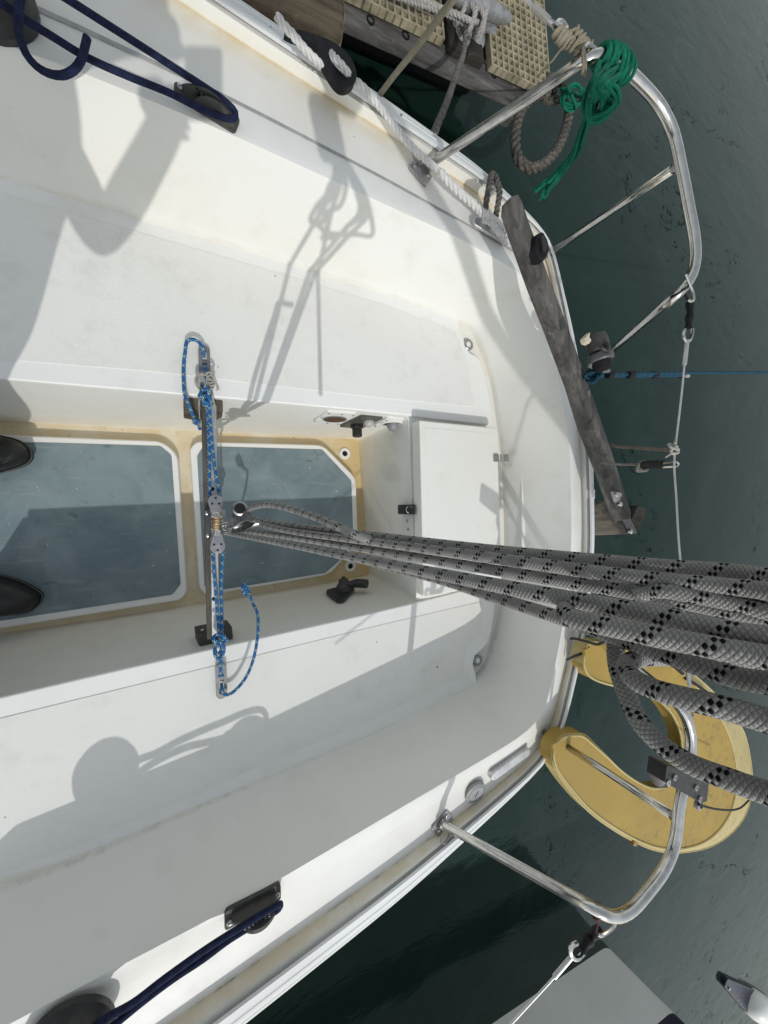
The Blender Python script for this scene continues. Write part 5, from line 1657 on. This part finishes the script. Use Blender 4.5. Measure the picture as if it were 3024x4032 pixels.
ring_ = thing('old_rope_loop', 'thick old brown rope hanging in a loop from the dock end', 'rope', U(2120, 480, .1))
MB().laid(PZ([(2130,372,.10),(2090,392,.11),(2052,440,.12),(2033,505,.13),(2030,580,.14),(2044,630,.15),(2082,662,.155),(2132,650,.155),(2176,612,.155),(2206,565,.15),(2226,510,.145),(2240,448,.14),(2240,396,.13),(2222,352,.12)], .02), .0235, .115, 3, 9).build('rope', M['rope_old'], ring_)
mb = MB()
for k in range(3):
    c = U(2165 + 22 * k, 352 + 6 * k, .12)
    mb.laid([c + V((.035 * math.cos(t), .05 * math.sin(t), .02 * math.sin(t + k))) for t in [2 * math.pi * i / 20 for i in range(20)]], .012, .06, 3, 6)
mb.build('knot', M['rope_old'], ring_)

# green cord bundled on the rail corner
gr = thing('green_cord_bundle', 'tangled green cord bundle knotted on the stern rail corner with long loose ends', 'cord', U(2370, 300, 1.0))
M['green'] = mat_rope('green_braid', (.008, .205, .125), (.004, .10, .06), .008, 1, (.005, .125, .076), .005, bumpk=.8)
random.seed(21)
RGc = .0036
mb = MB()
axis_r = (U(2483, 291, 1.02) - U(2360, 219, 1.02)).normalized()
u_ = axis_r.orthogonal().normalized(); w_ = axis_r.cross(u_)
for k in range(17):
    t0 = k / 16
    c = U(2362 + 108 * t0, 222 + 62 * t0 - 6 * math.sin(math.pi * t0), 1.02)
    rr = .0150 + .004 * random.random() + .004 * math.sin(math.pi * t0)
    sk = random.uniform(-.7, .7)
    mb.tube([c + u_ * math.cos(t) * rr + w_ * math.sin(t) * rr + axis_r * (sk * rr * math.cos(t + k)) for t in [2 * math.pi * i / 20 for i in range(20)]], RGc, 7, closed=True)
mb.tube(PZ([(2420,225,1.03),(2424,196,1.04),(2434,176,1.04),(2444,184,1.04),(2440,210,1.04),(2428,232,1.03)], .006), RGc, 7)
mb.build('wraps', M['green'], gr)
mb = MB()
for k in range(16):
    a = random.uniform(0, 6.28)
    x0, y0 = 2352 + random.uniform(-8, 90), 290 + random.uniform(-30, 20)
    pts = [(x0, y0 - 20, 1.03), (2360 + random.uniform(-26, 34), 330 + random.uniform(-16, 16), 1.045), (2350 + random.uniform(-34, 44), 368 + random.uniform(-14, 14), 1.035), (2352 + random.uniform(-44, 30), 406 + random.uniform(-16, 14), 1.0)]
    mb.tube(PZ(pts, .006), RGc, 7)
for k in range(9):
    c = U(2366 + random.uniform(-16, 22), 376 + random.uniform(-26, 26), 1.02)
    rx, ry = random.uniform(.020, .036), random.uniform(.016, .030)
    a = random.uniform(-.9, .9)
    tz = random.uniform(-.5, .5)
    mb.tube([c + V((rx * math.cos(t) * math.cos(a) - ry * math.sin(t) * math.sin(a), rx * math.cos(t) * math.sin(a) + ry * math.sin(t) * math.cos(a), .012 * math.sin(t + tz) + .008 * math.cos(2 * t))) for t in [2 * math.pi * i / 22 for i in range(22)]], RGc, 7, closed=True)
mb.build('knot', M['green'], gr)
mb = MB()
mid = [(2336,412,.99),(2312,478,.95),(2288,540,.91),(2262,604,.87),(2222,660,.83),(2176,712,.79),(2128,752,.76),(2096,790,.74)]
for k in range(9):
    off_ = [random.uniform(-1, 1) for _ in mid]
    ln = random.choice((6, 7, 8, 8, 7))
    spread = [14, 14, 15, 17, 17, 22, 26, 30]
    ph = random.uniform(0, 6.28)
    pts = [(x + spread[i] * .9 * math.sin(ph + i * .55), y + spread[i] * .5 * math.cos(ph + i * .55) + 6 * off_[i], z + .012 * math.sin(ph + i)) for i, (x, y, z) in enumerate(mid[:ln])]
    mb.tube(PZ(pts, .008), RGc, 7)
mb.tube(PZ([(2176,700,.79),(2150,735,.77),(2135,765,.76),(2146,778,.76),(2160,752,.77),(2168,720,.78)], .006), RGc, 7)
mb.build('loose_ends', M['green'], gr)
mb = MB()
mb.tube(PZ([(2345,345,1.0),(2310,368,.90),(2290,380,.75),(2268,372,.55),(2255,360,.35),(2250,372,.2)], .008), RGc, 7)
for k in range(5):
    c = U(2252 + random.uniform(-10, 14), 380 + random.uniform(-24, 30), .19)
    mb.tube([c + V((.05 * math.cos(t), .035 * math.sin(t), .03 * math.sin(t + k))) for t in [2 * math.pi * i / 18 for i in range(18)]], .006, 7, closed=True)
mb.build('dock_tie', M['green'], gr)

# rust-brown log against the boat side
lg = thing('mooring_log', 'rough brown timber log floating between the boat and the dock beam', 'log', U(1200, 80, .02))
p, q = U(930, -70, .02), U(1325, 126, .02)
dl = (q - p).normalized()
u_ = dl.orthogonal().normalized(); w_ = dl.cross(u_)
random.seed(9)
rings = []
nn_ = 26
for i in range(nn_ + 1):
    c = p.lerp(q, i / nn_)
    ring = []
    for k in range(18):
        t = 2 * math.pi * k / 18
        r = .098 * (1 + .05 * math.sin(3 * t + i * .4) + random.uniform(-.025, .025))
        if i == nn_: r *= .93
        ring.append(c + u_ * math.cos(t) * r + w_ * math.sin(t) * r)
    rings.append(ring)
M['log'] = mat_wood('rusty_log', (.105, .088, .062), (.045, .034, .024), 0, .6, lich=.55, lichc=(.17, .085, .05))
M['log_end'] = mat_wood('log_end_grain', (.26, .19, .12), (.15, .11, .07), 2, 1.2, lich=.3, lichc=(.3, .24, .16))
MB().loft(rings).build('trunk', M['log'], lg, smooth=50)
MB().lathe(q, dl, [(.090, -.004), (.088, .004), (.03, .007), (0, .006)], 18).build('cut_end', M['log_end'], lg)

# ---------------------------------------------------------------- neighbouring boat and its fender
nb_ = thing('neighbour_boat', 'pale grey hull of another boat with a navy stripe, shaded, across the water', 'boat', (1.5, -3.2, -.25))
prof = [(-.55, .55, -.4), (-.25, .0, 0.06), (.0, -.035, .105), (.12, -.05, .13), (.13, -.051, .132), (.34, -.075, .17), (.35, -.076, .172), (.78, -.10, .24)]
def nring(z, dy, dx):
    y0 = -3.0 + (-dy)
    pts = []
    for x in [2.53 + dx, 2.53 + dx - .004, 2.53 + dx - .016, 2.53 + dx - .036, 2.53 + dx - .063, 2.53 + dx - .10, 2.53 + dx - .15, 2.2, 1.6, .8, -.4, -2.0, -4.0, -6.0]:
        tt = (2.6 - x)
        y0 = -3.0 - dy - ((lambda q: .12 * (1 - math.sqrt(max(0, 1 - (1 - q / .12) ** 2))) if q < .12 else 0)(2.53 + dx - x))
        yy = y0 + .06 * math.sin(min(tt / 2.5, 1) * math.pi / 2) - max(0, tt - 4) * .12
        pts.append(V((x, yy, z)))
    back = [V((-6.0, -5.6, z)), V((-3, -5.9, z)), V((1.0, -5.7, z)), V((2.53 + dx, -5.2, z))]
    return pts + back
rings = [nring(z, -dy if dy < .3 else dy, dx) for z, dy, dx in prof]
M['nhull'] = mat_gelcoat('neighbour_gelcoat', (.76, .78, .76), (.70, .715, .69), stain=False, rough=.45)
M['navy_stripe'] = mat_plain('navy_stripe', (.008, .009, .032), .35, var=.2)
MB().loft(rings[:4], True, True, False).build('hull', M['nhull'], nb_, smooth=40)
MB().loft(rings[3:7], True, False, False).build('stripe', M['navy_stripe'], nb_, smooth=40)
MB().loft(rings[6:], True, False, True).build('topsides', M['nhull'], nb_, smooth=40)
cab = [[V((x, y, z)) for x, y in ((1.4 - k, -3.35 - k * .3), (-3.2, -3.5 - k * .3), (-3.2, -5.2 + k * .3), (1.4 - k, -5.0 + k * .3))] for z, k in ((.76, 0), (1.15, .12), (1.22, .25))]
MB().loft(cab, True, True, True).build('cabin', M['nhull'], nb_, smooth=40, bevel=.03)
fd = thing('boat_fender', 'white fender with navy end cap and eye, floating beside the neighbouring boat', 'fender', U(2960, 3990, -.14))
c = U(2952, 3942, -.225)
da = (U(3060, 4010, -.225) - c).normalized()
MB().lathe(c, da, [(.0, -.012), (.045, -.010), (.085, .02), (.105, .07), (.110, .14), (.110, .42), (.09, .5), (.04, .54), (0, .55)], 26).build('body', M['gel_white'], fd)
t0_ = U(2862, 3872, -.215)
sd_ = V((0, 0, 1)).cross(da).normalized()
cap = [t0_ + sd_ * .034 - da * .004, t0_ - da * .022, t0_ - sd_ * .036 - da * .002, c - sd_ * .095 + da * .05, c + da * .02 , c + sd_ * .095 + da * .05]
MB().prism(rounded(ccw(cap), .02, 4), drop(rounded(ccw(cap), .02, 4), -.04)).build('end_cap', M['navy_stripe'], fd, bevel=.012, bseg=3)
MB().lathe(U(2873, 3894, -.211), (0, 0, 1), [(.012, -.002), (.012, .003), (.006, .004), (.006, .001), (0, .001)], 12).build('eye', M['alu'], fd)
# ---------------------------------------------------------------- the photographer: shoes in frame, body casting the shadow
pr = thing('person', 'person in dark clothes and black shoes standing in the cockpit, only the toes in view', 'person', U(20, 2050, 0))
M['jacket'] = mat_plain('dark_jacket', (.030, .035, .045), .8, var=.4, scale=30, bump=.002)
M['skin'] = mat_plain('skin', (.50, .31, .22), .5, var=.1)
M['shoe'] = mat_plain('black_shoe', (.012, .012, .013), .42, var=.4, scale=25, bump=.0006)
M['hair'] = mat_plain('dark_hair', (.03, .022, .016), .6)
J = {}
verts, edges, rads = [], [], []
def jv(name, p, r, link=None):
    J[name] = len(verts); verts.append(V(p)); rads.append(r)
    if link is not None: edges.append((J[link], J[name]))
jv('pelvis', (-.46, .0, .90), (.15, .13))
jv('waist', (-.43, .0, 1.02), (.15, .12), 'pelvis')
jv('chest', (-.40, -.01, 1.22), (.16, .13), 'waist')
jv('upper', (-.36, -.01, 1.38), (.15, .11), 'chest')
jv('neck', (-.28, -.01, 1.475), (.065, .065), 'upper')
jv('skull', (-.225, -.01, 1.565), (.085, .095), 'neck')
jv('crown', (-.19, -.01, 1.64), (.075, .085), 'skull')
for s_, n in ((1, 'a'), (-1, 'b')):
    fy = .135 if s_ > 0 else -.245
    jv('hip' + n, (-.49, .10 * s_, .84), (.105, .105), 'pelvis')
    jv('knee' + n, (-.52, (.13 if s_ > 0 else -.2), .57), (.078, .078), 'hip' + n)
    jv('ankle' + n, (-.74, fy, .11), (.050, .050), 'knee' + n)
    if s_ < 0:
        jv('sh' + n, (-.335, -.12, 1.42), (.068, .068), 'upper')
        jv('el' + n, (-.245, -.16, 1.165), (.050, .050), 'sh' + n)
        jv('wr' + n, (-.105, -.07, 1.41), (.036, .036), 'el' + n)
        jv('pa' + n, (-.072, -.055, 1.50), (.030, .034), 'wr' + n)
    else:
        jv('sh' + n, (-.36, .17, 1.42), (.072, .072), 'upper')
        jv('el' + n, (-.27, .19, 1.26), (.052, .052), 'sh' + n)
        jv('wr' + n, (-.13, .05, 1.50), (.034, .034), 'el' + n)
        jv('pa' + n, (-.085, .010, 1.545), (.028, .032), 'wr' + n)
me = bpy.data.meshes.new('body')
me.from_pydata([tuple(v - pr.location) for v in verts], edges, [])
body = bpy.data.objects.new('body', me); col.objects.link(body); body.parent = pr
me.materials.append(M['jacket'])
sk = body.modifiers.new('skin', 'SKIN')
for d_, r in zip(me.skin_vertices[0].data, rads):
    d_.radius = r
me.skin_vertices[0].data[0].use_root = True
sk.use_smooth_shade = True
ss = body.modifiers.new('sub', 'SUBSURF'); ss.levels = 2; ss.render_levels = 2
# head with face
hc_ = V((-.195, -.01, 1.605))
mb = MB().ball(hc_, .098, 18, sq=(1.0, .82, 1.12))
fwd = V((.62, 0, -.78)).normalized()
mb.build('head', M['skin'], pr)
mb = MB()
mb.ball(hc_ + fwd * .098, .016, 10, sq=(1, .8, 1.3))
mb.build('nose', M['skin'], pr)
for s_ in (-1, 1):
    MB().ball(hc_ + fwd * .082 + V((.012, .034 * s_, .03)), .011, 10).build('eye', M['white_plastic'], pr)
    MB().ball(hc_ + V((0, .082 * s_, -.005)), .026, 10, sq=(.8, .3, 1.1)).build('ear', M['skin'], pr)
MB().ball(hc_ + fwd * .075 + V((-.045, 0, -.03)), .022, 10, sq=(.5, 1.2, .4)).build('mouth', mat_plain('lips', (.34, .14, .11), .5), pr)
MB().ball(hc_ - fwd * .022 + V((-.01, 0, .03)), .100, 18, sq=(1.02, .86, 1.08)).build('hair', M['hair'], pr)
# hands: palm ends of the arms carry fingers that close on the phone
def finger(pts, r):
    P_ = catmull([V(p) for p in pts], .006)
    return MB().tube(P_, [r * (1 - .25 * k / len(P_)) for k in range(len(P_))], 10)
back = -CD
def ph(u, v, b):
    """point in the phone's own frame: right, up, behind"""
    return EYE + CR * u + CU * v + back * b
for k in range(4):
    v0 = -.050 - .022 * k
    finger([ph(-.105, v0, .030), ph(-.082, v0 - .004, .002 + .001 * k), ph(-.066, v0 - .006, .006), ph(-.052 - .003 * k, v0 - .006, .0052)], .0078 - .0004 * (k == 3)).build('finger', M['skin'], pr)
finger([ph(-.10, -.085, .035), ph(-.080, -.066, .034), ph(-.058, -.050, .032), ph(-.040, -.042, .031)], .0095).build('thumb', M['skin'], pr)
mb = MB().ball(ph(-.108, -.080, .035), .038, 12, sq=(.8, 1.05, .8)); mb.build('palm', M['skin'], pr)
for k in range(4):
    v0 = .020 - .003 * k
    finger([ph(-.090 - .012 * k, .055, .04), ph(-.070 - .010 * k, .048, .020), ph(-.062 - .006 * k, .037, .012)], .0076).build('finger', M['skin'], pr)
finger([ph(-.10, .02, .045), ph(-.085, .015, .036), ph(-.068, .012, .033)], .009).build('thumb', M['skin'], pr)
mb = MB().ball(ph(-.115, .045, .045), .036, 12, sq=(.8, 1.0, .8)); mb.build('palm', M['skin'], pr)
phn = thing('smartphone', 'black smartphone held out over the cockpit in both hands', 'phone', ph(-.025, -.045, .018))
f = [ph(-.062, .052, .012), ph(.013, .052, .012), ph(.013, -.096, .012), ph(-.062, -.096, .012)]
f = rounded(f, .010, 4)
a = V((0, 0, 0))
for p_, q_ in zip(f, f[1:] + f[:1]): a += p_.cross(q_)
if a.dot(CD) < 0: f = f[::-1]
MB().prism(f, [p_ + back * .008 for p_ in f]).build('case', M['rubber'], phn, bevel=.002)
MB().lathe(ph(0, 0, .0122), CD, [(.006, -.003), (.006, 0), (0, 0)], 14).build('lens', M['alu_dark'], phn)

def shoe(pts, zc, name='shoe'):
    """outline of the toe measured in the photo, carried back to a full shoe"""
    ring = [U(x, y, zc) for x, y in pts]
    ring = ccw(ring)
    ring = closed_dense(ring)
    c = sum(ring, V((0, 0, 0))) / len(ring)
    toe = max(p.x for p in ring); heel = min(p.x for p in ring)
    levels = [(-zc + .004, .97), (-zc + .018, 1.0), (-.012, 1.0), (.0, .975), (.014, .90), (.026, .76), (.034, .56)]
    rings = []
    for dz, g in levels:
        r = []
        for p in ring:
            f_ = (p.x - heel) / (toe - heel)
            lift = (.05 * (1 - f_) ** 1.5) if dz > 0 else 0
            q = V((c.x + (p.x - c.x) * (g if p.x > c.x else (g + 1) / 2), c.y + (p.y - c.y) * g, zc + dz + lift))
            r.append(q)
        rings.append(r)
    s = MB().loft(rings, True, True, True).build(name, M['shoe'], pr, smooth=60)
    welt = drop(ring, .024 - zc, .0035)
    MB().tube(welt, .0026, 6, closed=True).build('welt', M['black_dull'], s)
    seam = [p for p, q in zip(rings[3], ring) if p.x > toe - .075]
    seam2 = [V((c.x + (p.x - c.x) * .80, c.y + (p.y - c.y) * .86, zc + .020 + .05 * (1 - (p.x - heel) / (toe - heel)) ** 1.5)) for p in ring if p.x > toe - .10]
    if len(seam2) > 3: MB().tube(seam2, .0012, 5).build('stitching', M['black_dull'], s)
    sole_r = drop(ring, .020 - zc, .002)
    MB().prism(sole_r, drop(sole_r, -.019)).build('shoe_sole', M['rubber'], s, bevel=.003)
    return s
shoe([(-260,1725),(-100,1702),(0,1717),(55,1732),(90,1756),(104,1782),(100,1806),(70,1828),(0,1850),(-100,1868),(-260,1868),(-420,1850),(-470,1790),(-420,1742)], .05)
shoe([(-260,2262),(-100,2262),(0,2280),(55,2296),(105,2320),(135,2338),(147,2352),(138,2380),(100,2412),(50,2425),(0,2426),(-100,2446),(-260,2470),(-420,2462),(-480,2380),(-420,2290)], .05)
